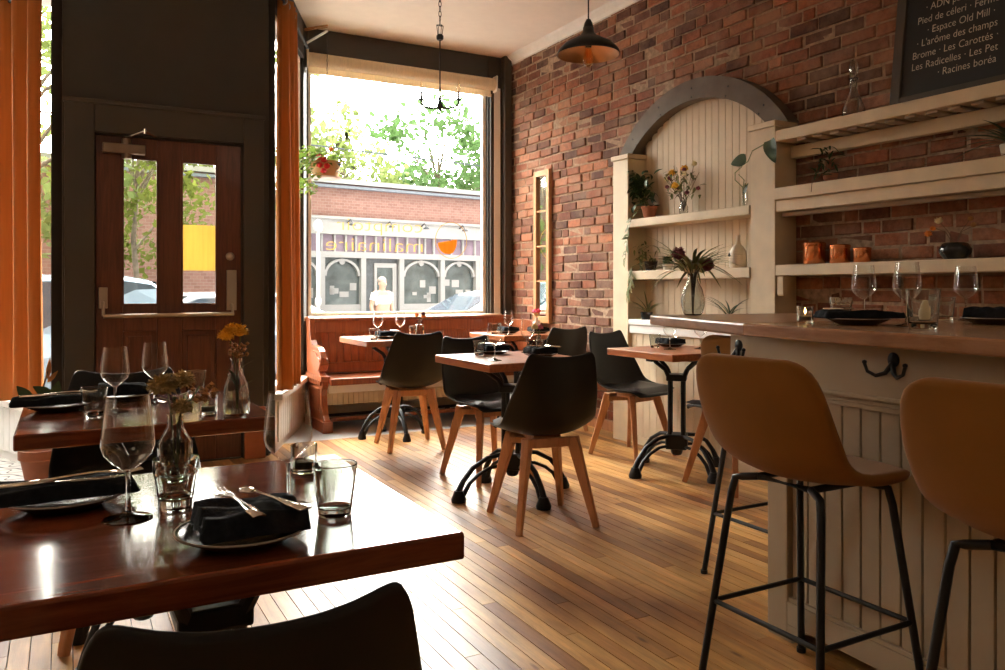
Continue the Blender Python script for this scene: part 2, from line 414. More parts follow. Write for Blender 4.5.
def make(kind, builder, loc, rz, label, group=None):
    """first call moves the prototype itself, later calls copy it with all its parts"""
    if kind not in PROTO:
        o = builder(); PROTO[kind] = o
        o.location = loc; o.rotation_euler = (0, 0, rz); o['label'] = label
        if group: o['group'] = group
        return o
    return dup(PROTO[kind], loc, rz, label, group)
def V(*a): return Vector(a)

# ================================================================== ROOM SHELL
XW = 3.80; FY = 6.83; CZ = 3.36; DY = 5.50; XL = -3.4; YB = -2.6
# floor: strip oak boards running towards the street
b = B(); R = random.Random(3)
x = XL
while x < XW:
    w = .058; y = YB-R.random()*1.2
    while y < 5.84:
        L = .55+R.random()*1.1; y1 = min(y+L, 5.84)
        k = R.random(); base = ((.56,.30,.095), (.64,.37,.135), (.48,.235,.07), (.33,.145,.045), (.60,.33,.11))[int(k*5)]
        j = .85+.3*R.random()
        if y1 > YB: b.box(x+.0008, min(x+w-.0022, XW), max(y, YB), y1-.002, -.02, 0, tuple(c*j for c in base))
        y = y1+.0001
    x += w
struct(b.build('floor', 'floor'))
b = B(); b.box(XL-.1, XW+.1, YB-.1, FY+.12, -.06, -.021); struct(b.build('subfloor', 'dark_hole'))
b = B(); b.box(.95, XW, 5.84, FY, -.02, -.002)
struct(b.build('floor_tile', 'grey_tile'))
b = B(); b.box(XL, .12, 4.55, FY, -.0005, .003); b.box(.12, .95, 5.84, FY, -.02, .0)
struct(b.build('floor_entry_tile', 'cement'))
b = B(); b.box(XL-.2, XW+.3, YB-.2, FY+.15, CZ, CZ+.25); struct(b.build('ceiling', 'ceiling'))
# brick wall
b = B(); R = random.Random(11); z = 0.0; row = 0; rh = .0745
NEAR = [(.30,.105,.052), (.25,.080,.040), (.20,.066,.036), (.34,.135,.068), (.155,.056,.034), (.11,.043,.030), (.27,.10,.055), (.36,.155,.088)]
while z < CZ:
    y = YB-(.11 if row % 2 else 0)-R.random()*.03
    while y < FY:
        L = .205+R.uniform(-.02, .02)
        if R.random() < .12: L *= .52
        y1 = y+L
        g = .006+.004*R.random(); dpt = R.uniform(-.004, .012)
        col = R.choice(NEAR); j = R.uniform(.75, 1.2)
        if R.random() < .06: col = (.09,.036,.026)
        dz = R.uniform(-.003, .003)
        x0 = XW-dpt; zz0 = z+g*.8+dz; zz1 = min(z+rh-g*.8+dz, CZ); ya = max(y+g, YB); yb = min(y1-g, FY)
        if yb-ya > .02 and zz1 > zz0:
            e = .005
            rj = [R.uniform(-.003, .003) for _ in range(8)]
            vs = [(XW+.02,ya,zz0),(XW+.02,yb,zz0),(XW+.02,yb,zz1),(XW+.02,ya,zz1),
                  (x0+.004,ya+rj[0],zz0+rj[1]),(x0+.004,yb+rj[2],zz0),(x0+.004,yb,zz1+rj[3]),(x0+.004,ya,zz1),
                  (x0+rj[4],ya+e,zz0+e),(x0+rj[5],yb-e,zz0+e),(x0+rj[6],yb-e,zz1-e),(x0+rj[7],ya+e,zz1-e)]
            fs = []
            for q in (0, 4):
                for k in range(4): fs.append((q+k, q+4+k, q+4+(k+1) % 4, q+(k+1) % 4))
            fs.append((8,11,10,9))
            b.add(vs, fs, tuple(c*j for c in col))
        y = y1
    z += rh; row += 1
wall_r = struct(b.build('wall_right', 'brick'))
b = B(); b.box(XW+.004, XW+.2, YB-.1, FY+.15, -.05, CZ); o = struct(b.build('mortar_bed', 'mortar', wall_r))
# crown moulding and baseboard along the brick wall
b = B(); b.prism([(XW+.01, CZ), (XW+.01, CZ-.075), (XW-.02, CZ-.07), (XW-.03, CZ-.045), (XW-.065, CZ-.02), (XW-.075, CZ)], YB, FY, 'y')
struct(b.build('trim_1', 'white_trim'))
b = B(); b.box(XW-.035, XW+.01, 4.90, FY-.05, 0, .075); struct(b.build('baseboard_right', 'leg_wood', bev=.004))
# other walls (left side, back of the room)
b = B(); b.box(XL-.15, XL, YB-.1, FY+.1, 0, CZ); struct(b.build('wall_left', 'plaster'))
b = B(); b.box(XL-.15, XW+.2, YB-.15, YB, 0, CZ); struct(b.build('wall_back', 'plaster'))

# street front: posts, header, sill, knee wall. main window px 307..487
WX0, WX1, WZ0, WZ1 = 1.83, 3.565, .885, 3.10
b = B()
b.box(1.70, WX0, FY-.02, FY+.14, 0, CZ)
b.box(WX1, XW+.05, FY-.02, FY+.14, 0, CZ)
b.box(WX0, WX1, FY-.02, FY+.14, WZ1, CZ)
b.box(WX0, WX1, FY, FY+.14, 0, WZ0)
wf = struct(b.build('wall_front', 'olive', bev=.006))
b = B(); b.box(3.70, XW-.02, FY-.11, FY-.02, 0, CZ); b.box(3.58, 3.70, FY-.05, FY-.02, .3, CZ-.2)
struct(b.build('trim_2', 'olive_trim', bev=.008))
b = B(); b.box(3.615, 3.68, FY-.058, FY-.049, .86, 3.05); struct(b.build('trim_3', 'white_trim'))
# window_1: frame, pane, sill, gold lettering
b = B(); fw = .035
b.box(WX0, WX0+fw, FY+.02, FY+.07, WZ0, WZ1); b.box(WX1-fw, WX1, FY+.02, FY+.07, WZ0, WZ1)
b.box(WX0+fw, WX1-fw, FY+.02, FY+.07, WZ0, WZ0+.03); b.box(WX0+fw, WX1-fw, FY+.02, FY+.07, WZ1-fw, WZ1)
win = struct(b.build('window_1', 'white_trim', bev=.004))
b = B(); b.box(WX0+fw, WX1-fw, FY+.042, FY+.048, WZ0+.03, WZ1-fw); b.build('pane', 'pane', win)
b = B(); b.box(1.72, 3.66, FY-.13, FY+.02, WZ0-.035, WZ0); b.box(1.74, 3.64, FY-.022, FY-.002, WZ0-.12, WZ0-.035); b.build('sill', 'shelf_paint', win, bev=.006)
def text_mesh(txt, size, xscale=1.0, spacing=1.0, thin=0.0):
    cu = bpy.data.curves.new('lettering', 'FONT'); cu.body = txt; cu.size = size; cu.space_character = spacing
    cu.resolution_u = 3; cu.offset = thin
    ob = bpy.data.objects.new('lettering', cu); COL.objects.link(ob)
    dg = bpy.context.evaluated_depsgraph_get(); me = bpy.data.meshes.new_from_object(ob.evaluated_get(dg))
    vs = [Vector((v.co.x*xscale, v.co.y, 0)) for v in me.vertices]; fs = [tuple(p.vertices) for p in me.polygons]
    bpy.data.objects.remove(ob); bpy.data.curves.remove(cu); bpy.data.meshes.remove(me)
    return vs, fs
def put_text(b, txt, width, z0, xr, y, size):
    """gold text on the street side of the glass, reading from outside, so it runs right to left from inside"""
    vs, fs = text_mesh(txt, size, thin=-.0028)
    x0 = min(v.x for v in vs); x1 = max(v.x for v in vs); k = width/(x1-x0)
    b.add([(xr-(v.x-x0)*k, y, z0+v.y) for v in vs], fs)
b = B()
put_text(b, 'comptoir', .81, 1.640, 2.906, FY+.0395, .165)
put_text(b, 'malinaire', .91, 1.460, 2.91, FY+.0395, .175)
b.build('lettering', 'gold', win)
b = B()
cx_, cz_, rr = 3.205, 1.58, .162
ring = []
for k in range(48):
    a = 2*pi*k/48; ring.append((cx_+rr*cos(a), FY+.0395, cz_+rr*1.05*sin(a)))
b.tube(ring, .0035, 6, closed=True); b.build('logo_ring', 'gold', win)
b = B(); pl = [(cx_+.009*q[0], cz_+.009*q[1]) for q in ((-15.6,-3.2),(-6,-1.2),(6.6,1.2),(6.2,-4),(4.6,-9),(1.8,-13),(-2.5,-14.6),(-7.5,-14.2),(-12,-11.5),(-14.6,-7.5))]
b.prism(pl, FY+.038, FY+.041, 'y'); b.build('logo_bowl', 'logo_orange', win)
# roller blind
t_ = thing('roller_blind', 'rolled up cream roller blind across the top of the large window', 'blind', (0, 0, 0))
b = B(); b.tube([(1.80, FY-.075, 3.075), (3.60, FY-.075, 3.075)], .058, 16); b.build('roll', 'blind', t_, 40)
b = B(); b.box(1.82, 3.585, FY-.045, FY-.042, 2.985, 3.06); b.box(1.82, 3.585, FY-.052, FY-.036, 2.965, 2.99); b.build('hanging_edge', 'blind', t_)
for xx in (1.790, 3.602): B().box(xx, xx+.012, FY-.13, FY-.02, 3.0, 3.15).build('bracket', 'white_trim', t_)

# entry wall with the front door (recessed, splayed sides)
EX0, EX1 = -.016, 1.203
DX0, DX1, DZ = .165, 1.025, 2.065
b = B()
b.box(EX0, DX0-.002, DY-.02, DY+.10, 0, DZ+.002); b.box(DX1+.002, EX1, DY-.02, DY+.10, 0, DZ+.002)
b.box(EX0, EX1, DY-.02, DY+.10, DZ+.002, CZ)
b.box(DX0-.012, DX0+.012, DY+.036, DY+.10, 0, DZ); b.box(DX1-.012, DX1+.012, DY+.036, DY+.10, 0, DZ); b.box(DX0, DX1, DY+.036, DY+.10, DZ-.014, DZ+.002); b.box(DX0, DX1, DY-.02, DY+.10, -.01, .009)
struct(b.build('wall_entry', 'olive', bev=.004))
b = B()   # casing
b.box(-.005, DX0-.008, DY-.055, DY-.02, 0, 2.262); b.box(DX1+.008, 1.165, DY-.055, DY-.02, 0, 2.262)
b.box(DX0-.008, DX1+.008, DY-.055, DY-.02, DZ+.012, 2.262); b.box(-.012, 1.172, DY-.065, DY-.02, 2.245, 2.272)
struct(b.build('trim_4', 'olive_trim', bev=.004))
b = B(); b.box(1.035, 1.17, DY-.085, DY-.056, 0, .34); struct(b.build('trim_5', 'terracotta', bev=.005))
# door
dr = thing('door_1', 'reddish brown wooden entrance door with two tall narrow panes', 'door', (0, 0, 0)); struct(dr)
G = [(.317, .512), (.660, .868)]; GZ0, GZ1 = 1.025, 1.933
b = B(); y0, y1 = DY-.01, DY+.035
b.box(DX0, G[0][0], y0, y1, .01, DZ); b.box(G[0][1], G[1][0], y0, y1, .01, DZ); b.box(G[1][1], DX1, y0, y1, .01, DZ)
for g0, g1 in G:
    b.box(g0, g1, y0, y1, GZ1, DZ); b.box(g0, g1, y0, y1, .855, GZ0); b.box(g0, g1, y0+.012, y1, .2, .855); b.box(g0, g1, y0, y1, .01, .2)
    e = .03; b.box(g0+e, g1-e, y0+.002, y0+.014, .2+e, .855-e)
b.build('door_leaf', 'door_wood', dr, bev=.004)
for g0, g1 in G:
    b = B()
    for q in ((g0-.012, g0+.004, GZ0, GZ1), (g1-.004, g1+.012, GZ0, GZ1)): b.box(q[0], q[1], y0-.008, y0+.01, q[2], q[3])
    b.box(g0-.012, g1+.012, y0-.008, y0+.01, GZ0-.012, GZ0+.004); b.box(g0-.012, g1+.012, y0-.008, y0+.01, GZ1-.004, GZ1+.012)
    b.build('glazing_bead', 'door_wood', dr)
    b = B(); b.box(g0, g1, y0+.018, y0+.024, GZ0, GZ1); b.build('door_pane', 'pane', dr)
o = B().box(.663, .866, y0+.0255, y0+.027, 1.24, 1.535).build('paper_sheet', 'paper')
tag(o, 'yellow paper sheet taped over the right hand door pane', 'paper')
b = B(); b.tube([(.205, y0-.055, .953), (.97, y0-.055, .958)], .0125, 12); b.build('panic_bar', 'nickel', dr, 50)
for px_, za, zb, w in ((.205, 1.0, 1.13, .05), (.962, .98, 1.245, .062)):
    b = B(); b.box(px_-w/2, px_+w/2, y0-.022, y0, za, zb); b.tube([(px_, y0-.02, za+.04), (px_+(.0), y0-.05, za+.02), (px_, y0-.055, .955)], .010, 8)
    b.build('panic_bar_mount', 'nickel', dr, 40, bev=.004)
b = B(); b.lathe([(0, .02), (.018, .018), (.026, .01), (.028, 0), (0, 0)], 20, (.955, y0, 1.335), Matrix.Rotation(radians(90), 3, 'X')); b.box(.950, .960, y0-.034, y0-.018, 1.327, 1.343)
b.build('deadbolt', 'nickel', dr, 40)
b = B(); b.box(.20, .44, y0-.06, y0, 1.955, 2.015); b.tube([(.335, y0-.03, 1.925), (.335, y0-.03, 2.05)], .03, 14); b.build('door_closer_body', 'closer_bronze', dr, 40, bev=.006)
b = B(); b.bar((.335, y0-.03, 2.055), (.43, y0-.14, 2.085), .022, .008); b.bar((.43, y0-.14, 2.088), (.50, DY-.06, 2.075), .022, .008); b.tube([(.43, y0-.14, 2.07), (.43, y0-.14, 2.10)], .010, 8)
b.build('door_closer_arm', 'steel', dr)

# splayed side windows of the entry recess: (corner at the door wall) -> (corner at the street)
def splay(ax, ay, bx, by, name, side):
    A = V(ax, ay, 0); Bv = V(bx, by, 0); d = (Bv-A); L = d.length; d.normalize()
    ang = atan2(d.y, d.x); mt = Matrix.Translation(A) @ Matrix.Rotation(ang, 4, 'Z')
    b = B(); t = .06
    b.box(0, .012, -t, t, 0, CZ, m=mt); b.box(L-.12, L+.03, -t, t, 0, CZ, m=mt); b.box(.012, L-.12, -t, t, 3.05, CZ, m=mt)
    w = struct(b.build('wall_'+name, 'olive', bev=.004))
    b = B(); b.box(.012, L-.12, -t, t, 0, .36, m=mt); b.box(.0, L+.0, -t-.05 if side > 0 else -t, t if side > 0 else t+.05, .36, .40, m=mt)
    sgn = -1 if side > 0 else 1
    for k in range(14):
        x0 = .07+(L-.19)*k/14; b.box(x0+.004, x0+(L-.19)/14-.004, (sgn*t if sgn > 0 else sgn*t-.012), (sgn*t+.012 if sgn > 0 else sgn*t), .06, .34, m=mt)
    struct(b.build('wall_'+name+'_sill', 'white_trim'))
    b = B(); b.box(.012, L-.12, -.003, .003, .40, 3.05, m=mt); p = struct(b.build('window_2' if side > 0 else 'window_3', 'pane'))
    b = B()
    for q in ((.012, .022), (L-.15, L-.12)): b.box(q[0], q[1], -.03, .03, .40, 3.05, m=mt)
    b.box(.022, L-.15, -.03, .03, .40, .44, m=mt); b.box(.022, L-.15, -.03, .03, 3.01, 3.05, m=mt)
    b.build('window_frame', 'white_trim', p)
    return mt, L, w
mtR, LR, _ = splay(1.203, 5.56, 1.745, 6.80, 'entry_right', 1)
mtL, LL, _ = splay(-.016, 5.56, -.575, 6.90, 'entry_left', -1)
# left street window (outside the frame; it lights the left part of the room)
b = B(); b.box(XL, -1.75, FY-.02, FY+.14, 0, CZ); b.box(-1.75, -.56, FY-.02, FY+.14, 0, .5); b.box(-1.75, -.56, FY-.02, FY+.14, 3.1, CZ); b.box(-.70, -.54, FY-.02, FY+.14, .5, 3.1)
struct(b.build('wall_front_left', 'olive'))
b = B(); b.box(-1.75, -.70, FY+.03, FY+.036, .5, 3.1); struct(b.build('window_4', 'pane'))
# porch slab over the recess
b = B(); b.prism([(-.55, FY+.14), (1.70, FY+.14), (1.20, DY+.1), (-.02, DY+.1)], CZ-.1, CZ-.02, 'z'); struct(b.build('ceiling_porch', 'white_trim'))

# curtains
def curtain(mt, x0, x1, yoff, z0, z1, label, folds, seed, flare, wave=.050):
    R = random.Random(seed)
    t = thing('curtain', label, 'curtain', (0, 0, 0), 0, 'rust curtains at the entry')
    rows = []; nx = folds*10; nz = 14
    ph = [R.uniform(-.5, .5) for _ in range(folds+1)]
    for i in range(nz+1):
        v = i/nz; z = z1+(z0-z1)*v; row = []
        for j in range(nx+1):
            u = j/nx; amp = wave+.012*v
            xx = x0+(x1-x0)*(u+flare*(v-.3)*(u-.5)*.4)
            k = min(int(u*folds), folds-1)
            yy = yoff+amp*sin(2*pi*folds*u+ph[k]*.4*v)+.008*sin(9*u+3*v)
            row.append(mt @ V(xx, yy, z))
        rows.append(row)
    b = B(); b.grid(rows); b.build('fabric', 'curtain', t, 180, solid=.004)
    for k in range(folds):
        u = (k+.25)/folds; c = mt @ V(x0+(x1-x0)*u, yoff, z1-.05)
        b = B(); pts = []
        dx = (mt.to_3x3() @ V(0, 1, 0))
        for q in range(16):
            a = 2*pi*q/16; pts.append(c+V(0, 0, 1)*.026*cos(a)+dx*.026*sin(a))
        b.tube(pts, .005, 6, closed=True); b.build('grommet', 'nickel', t)
    return t
curtain(mtR, .03, .47, -.105, .42, 3.16, 'rust orange curtain hanging between the entrance door wall and the big window', 4, 1, .0, .036)
curtain(mtL, .0, 1.22, .11, .41, 3.0, 'rust orange curtain at the far left, left of the entrance door', 5, 2, .1)
b = B(); b.tube([mtR @ V(-.25, -.105, 3.11), mtR @ V(1.10, -.105, 3.11)], .012, 10); b.lathe([(0, -.02), (.02, -.012), (.024, 0), (.02, .012), (0, .02)], 12, mtR @ V(1.11, -.105, 3.11))
tag(b.build('curtain_rod', 'iron'), 'dark curtain rod carrying the right hand rust curtain', 'curtain rod')
b = B(); b.tube([mtL @ V(.0, .11, 2.95), mtL @ V(1.33, .11, 2.95)], .012, 10)
tag(b.build('curtain_rod', 'iron'), 'dark curtain rod carrying the left hand rust curtain', 'curtain rod')

# window knee wall: ledge, beadboard, heater
b = B(); b.box(1.86, 3.66, FY-.045, FY, 0, .02)
for k in range(30): b.box(1.86+k*.06+.003, 1.86+(k+1)*.06-.003, FY-.02, FY-.001, .02, .30)
struct(b.build('wainscot_front', 'white_trim'))
b = B(); b.box(1.85, 3.68, FY-.12, FY, .30, .335); b.box(1.85, 3.68, FY-.035, FY-.001, .335, .42); struct(b.build('trim_6', 'white_trim', bev=.004))
t_ = thing('baseboard_heater', 'long low cream baseboard heater under the wooden pew', 'heater', (0, 0, 0))
b = B(); b.box(1.88, 3.66, FY-.10, FY-.022, .035, .15); b.build('cover', 'shelf_paint', t_, bev=.006)
b = B(); b.box(1.90, 3.64, FY-.107, FY-.099, .118, .142); b.box(1.90, 3.64, FY-.107, FY-.099, .025, .05); b.build('slot', 'pipe', t_)
b = B()
for xx in (1.9, 2.5, 3.1, 3.6): b.box(xx, xx+.03, FY-.09, FY-.03, -.002, .036)
b.build('foot', 'pipe', t_)

# ================================================================== BUILDERS
def build_chair():
    t = thing('shell_chair', '', 'chair')
    # profile: y (facing +y), z, half width, side curl
    P = [(.235,.425,.165,.000),(.225,.438,.185,.006),(.16,.440,.210,.018),(.06,.430,.228,.034),(-.05,.424,.238,.050),(-.13,.432,.240,.072),
         (-.19,.465,.238,.088),(-.222,.525,.232,.088),(-.240,.60,.222,.070),(-.254,.68,.204,.046),(-.264,.76,.184,.026),(-.269,.800,.174,.016),(-.271,.822,.168,.012)]
    rows = []; nu = 28
    for i, (y, z, hw, cu) in enumerate(P):
        a = P[max(i-1, 0)]; c = P[min(i+1, len(P)-1)]
        d = V(0, c[0]-a[0], c[1]-a[1]).normalized(); nrm = V(0, d.z, -d.y)   # towards the sitter
        if nrm.z < 0 and i < 4: nrm = -nrm
        row = []
        for j in range(nu+1):
            u = -1+2*j/nu; au = abs(u)
            p = V(u*hw, y, z)+nrm*(cu*au**2.4)
            if i >= 10:
                k_ = max(0, (au-.80)/.20); p.z += (.019*au**2.5-.010*(1-au*au))*(i-9)/3-(1-sqrt(max(0, 1-k_*k_)))*.034*(i-9)/3
            if i <= 1: p.z -= .006*au**2; p.y -= .045*au**3
            row.append(p)
        rows.append(row)
    b = B(); b.grid(rows); b.build('seat_shell', 'black', t, 180, sub=1, solid=.012)
    # cushion
    cr = []
    for i in range(9):
        v = i/8; y = .205-.345*v; row = []
        for j in range(13):
            u = -1+2*j/12; au = abs(u); edge = min(1, (1-au)*5)*min(1, (1-abs(2*v-1))*5)
            hw = .175+.03*sin(pi*min(1, v*1.0))
            row.append(V(u*hw, y, .440+.03*max(0, v-.6)+.030*(max(0, edge)**.5)+.02*au**3))
        cr.append(row)
    b = B(); b.grid(cr); b.build('cushion', 'black_leather', t, 180)
    # crossed wooden frame and four tapered legs
    b = B()
    for s in (-1, 1):
        b.bar((-.135, s*.10-.02, .395), (.135, s*.10-.02, .395), .030, .045)
    b.bar((-.13, -.12, .385), (.13, .08, .385), .035, .03); b.bar((.13, -.12, .385), (-.13, .08, .385), .035, .03)
    b.box(-.07, .07, -.09, .05, .395, .424)
    b.build('under_frame', 'leg_wood', t, bev=.004)
    for sx in (-1, 1):
        for sy in (-1, 1):
            b = B(); b.bar((sx*.195, sy*.205-.015, 0), (sx*.115, sy*.105-.02, .415), .026, .030, .040, .058, up=(sx, sy, 0)); b.build('leg', 'leg_wood', t, bev=.005)
    return t
def build_stool():
    t = thing('bar_stool', '', 'bar stool')
    P = [(.225,.612,.165,.00),(.215,.625,.185,.002),(.13,.628,.205,.006),(.03,.622,.214,.012),(-.07,.622,.220,.028),(-.145,.642,.224,.052),(-.19,.69,.226,.062),
         (-.212,.755,.226,.050),(-.226,.83,.222,.034),(-.236,.895,.208,.022),(-.240,.930,.180,.012),(-.241,.946,.13,.006)]
    rows = []; nu = 16
    for i, (y, z, hw, cu) in enumerate(P):
        a = P[max(i-1, 0)]; c = P[min(i+1, len(P)-1)]
        d = V(0, c[0]-a[0], c[1]-a[1]).normalized(); nrm = V(0, d.z, -d.y)
        if nrm.z < 0 and i < 4: nrm = -nrm
        rows.append([V(u*hw, y-(.05*abs(u)**3 if i < 2 else 0), z)+nrm*(cu*abs(u)**2.2) for u in [-1+2*j/nu for j in range(nu+1)]])
    b = B(); b.grid(rows); b.build('seat_shell', 'mustard', t, 180, sub=1, solid=.032)
    LG = {}
    for sx in (-1, 1):
        for sy in (-1, 1):
            p0 = V(sx*.205, sy*.205, 0.006); p1 = V(sx*.15, sy*.135, .575); p2 = V(sx*.09, sy*.10, .600)
            LG[sx, sy] = (p0, p1)
            b = B(); b.tube([p0, p0.lerp(p1, .5), p0.lerp(p1, .95), p1+V(-sx*.006, -sy*.004, .016), p1.lerp(p2, .35)+V(0, 0, .010), p2], .0105, 10); b.lathe([(0, 0), (.014, 0), (.014, .014), (0, .014)], 10, (p0.x, p0.y, 0))
            b.build('leg', 'iron', t, 60)
    b = B(); b.tube([(.09,.10,.600), (.09,-.10,.600), (-.09,-.10,.600), (-.09,.10,.600)], .010, 8, closed=True); b.build('seat_frame', 'iron', t, 60)
    k = .235/.575; C = [LG[q][0].lerp(LG[q][1], k) for q in ((-1,-1),(1,-1),(1,1),(-1,1))]
    for i in range(4):
        b = B(); b.tube([C[i], C[(i+1) % 4]], .0075, 8); b.build('footrest', 'iron', t, 60)
    return t
def build_bistro_table(w, d, top, name='bistro_table', zt=.75, rot=0.0, clip=0):
    t = thing(name, '', 'table')
    h = .042; b = B()
    if clip:
        b.prism([(-w/2,-d/2),(w/2-clip,-d/2),(w/2,-d/2+clip),(w/2,d/2),(-w/2,d/2)], zt-h, zt, 'z')
    else: b.box(-w/2, w/2, -d/2, d/2, zt-h, zt)
    b.build('tabletop', top, t, bev=.005)
    b = B()
    for s in (-1, 1):
        b.bar((-.22, s*.001, zt-h-.012), (.22, s*.001, zt-h-.012), .05, .022); b.bar((s*.001, -.22, zt-h-.012), (s*.001, .22, zt-h-.012), .05, .022)
        break
    for a in range(4):
        c, s_ = cos(rot+a*pi/2+pi/4), sin(rot+a*pi/2+pi/4)
        b.tube([(.05*c,.05*s_,.56), (.09*c,.09*s_,.63), (.17*c,.17*s_,zt-h-.025)], [.016,.013,.012], 8)
    b.build('top_spider', 'iron', t)
    for a in range(4):
        c, s_ = cos(rot+a*pi/2+pi/4), sin(rot+a*pi/2+pi/4)
        b = B(); b.tube([(.055*c,.055*s_,.20), (.055*c,.055*s_,.60)], .013, 10)
        b.build('column_rod', 'iron', t, 50)
    b = B(); b.box(-.065, .065, -.065, .065, .145, .235, m=Matrix.Rotation(rot, 4, 'Z')); b.lathe([(0,.10),(.03,.105),(.045,.160),(0,.161)], 12)
    b.build('column_block', 'iron', t, bev=.01)
    b = B(); b.box(-.06, .06, -.06, .06, .56, .60, m=Matrix.Rotation(rot, 4, 'Z')); b.build('column_collar', 'iron', t, bev=.006)
    for a in range(4):
        ang = rot+a*pi/2+pi/4; c, s_ = cos(ang), sin(ang)
        def q(r, z): return (r*c, r*s_, z)
        b = B()
        b.tube([q(.05,.225), q(.12,.215), q(.19,.17), q(.235,.105), q(.262,.04)], [.012,.012,.0115,.012,.015], 8)
        b.tube([q(.05,.165), q(.11,.160), q(.165,.130), q(.205,.09), q(.235,.03)], [.009,.009,.009,.009,.011], 8)
        b.lathe([(0,0),(.030,0),(.032,.015),(.024,.04),(.018,.06),(0,.062)], 12, q(.255, 0))
        b.build('foot', 'iron', t, 50)
    return t
def build_wine_glass():
    t = thing('wine_glass', '', 'glass')
    b = B(); b.lathe([(.0045,.076),(.012,.081),(.024,.090),(.036,.104),(.0405,.118),(.0400,.134),(.0370,.160),(.0325,.196)], 32)
    b.build('bowl', 'glass', t, 180)
    b = B(); b.glathe([(0,0),(.037,.0),(.0375,.0015),(.030,.003),(.014,.006),(.0055,.012),(.0038,.03),(.0036,.06),(.0045,.076),(0,.078)], 28); b.build('stem', 'tumbler', t, 35)
    return t
def build_tumbler():
    t = thing('tumbler', '', 'glass')
    b = B(); b.glathe([(0,0),(.0255,0),(.027,.003),(.0365,.083),(.0358,.084),(.0348,.083),(.0262,.014),(.024,.012),(0,.011)], 32); b.build('glass_body', 'tumbler', t, 50); return t
def build_facet_tumbler():
    t = thing('faceted_tumbler', '', 'glass')
    b = B(); b.glathe([(0,0),(.024,0),(.026,.004),(.0275,.022),(.030,.024),(.0345,.060),(.0365,.064),(.0368,.085),(.0350,.085),(.0325,.062),(.0262,.018),(0,.014)], 36, rib=(9,.018,.0,.062)); b.build('glass_body', 'tumbler', t, 40); return t
def build_votive():
    t = thing('votive_holder', '', 'candle holder')
    b = B(); b.glathe([(0,0),(.024,0),(.026,.003),(.0265,.055),(.0235,.055),(.0225,.008),(0,.006)], 24, rib=(16,.02,.006,.05)); b.build('glass_cup', 'tumbler', t, 50)
    b = B(); b.lathe([(0,.0085),(.019,.0085),(.019,.022),(0,.023)], 16); b.tube([(0,0,.022),(.001,0,.031)], .0012, 6); b.build('candle', 'wax', t, 40)
    return t
def build_plate():
    t = thing('plate', '', 'plate')
    b = B(); b.lathe([(0,0),(.055,0),(.060,.003),(.088,.016),(.0925,.019),(.094,.0185),(.0945,.020),(.092,.0215),(.086,.019),(.060,.008),(0,.006)], 40); b.build('dish', 'plate', t, 60)
    b = B(); pts = [(.0933*cos(2*pi*k/40), .0933*sin(2*pi*k/40), .0205) for k in range(40)]; b.tube(pts, .0016, 6, closed=True); b.build('rim', 'plate_rim', t); return t
def build_napkin(w=.15, d=.13, h=.032):
    t = thing('napkin', '', 'napkin'); n = 30
    R = random.Random(5)
    b = B(); rows = []
    for i in range(n+1):
        v = -1+2*i/n; row = []
        for j in range(n+1):
            u = -1+2*j/n; e = max(abs(u), abs(v))
            z = h*(1-max(0, (e-.92)/.08)**2.6)+.003*sin(5*u+2*v)*cos(4*v)-.0025*sin(9*v+u)-(.004 if u+.4*v > .35 else 0)
            k = 1+.03*sin(7*v) if abs(u) > .9 else 1
            row.append(V(u*w/2*k, v*d/2*(1+.02*sin(6*u)), max(z, .001)))
        rows.append(row)
    b.grid(rows); b.build('top_fold', 'napkin', t, 180)
    b = B(); b.box(-w/2*.985, w/2*.985, -d/2*.985, d/2*.985, 0, h*.42); b.build('under_folds', 'napkin', t, bev=.005)
    return t
def build_rolled_napkin():
    """flat folded napkin, long"""
    return build_napkin(.26, .10, .022)
def build_fork():
    t = thing('fork', '', 'cutlery')
    rows = []
    for y, w, z in ((-.095,.009,.003),(-.06,.0085,.004),(-.02,.0035,.006),(.02,.003,.007),(.035,.010,.006),(.05,.0115,.004)):
        rows.append([V(-w,y,z), V(0,y,z+.0018), V(w,y,z)])
    b = B(); b.grid(rows); b.build('handle', 'steel', t, 180, solid=.0022)
    b = B()
    for k in range(4):
        xx = -.0096+k*.0064; b.tube([(xx,.049,.0045),(xx,.07,.002),(xx,.092,.005)], [.0016,.0015,.0010], 6)
    b.build('tines', 'steel', t, 60)
    return t
def build_knife():
    t = thing('knife', '', 'cutlery')
    rows = []
    for y, w, z in ((-.10,.0085,.003),(-.05,.0065,.004),(-.005,.004,.0045)):
        rows.append([V(-w,y,z), V(0,y,z+.004), V(w,y,z)])
    b = B(); b.grid(rows); b.build('handle', 'steel', t, 180, solid=.003)
    b = B(); b.prism([(-.003,-.006),(.003,-.006),(.0095,.02),(.010,.07),(.006,.10),(-.002,.108),(-.004,.09),(-.004,.02)], .004, .0055, 'z'); b.build('blade', 'steel', t)
    return t
def build_spoon():
    t = thing('spoon', '', 'cutlery')
    rows = []
    for y, w, z in ((-.095,.009,.003),(-.06,.0085,.004),(-.02,.0035,.006),(.03,.003,.007),(.04,.005,.007)):
        rows.append([V(-w,y,z), V(0,y,z+.0018), V(w,y,z)])
    b = B(); b.grid(rows); b.build('handle', 'steel', t, 180, solid=.0022)
    b = B(); mm = Matrix.Diagonal((.7,1.05,-.5)); b.lathe([(0,-.012),(.012,-.009),(.019,0),(.0182,.001),(.011,-.0075),(0,-.0105)], 18, (0,.06,.004), mm.to_3x3()); b.build('bowl', 'steel', t, 180)
    return t
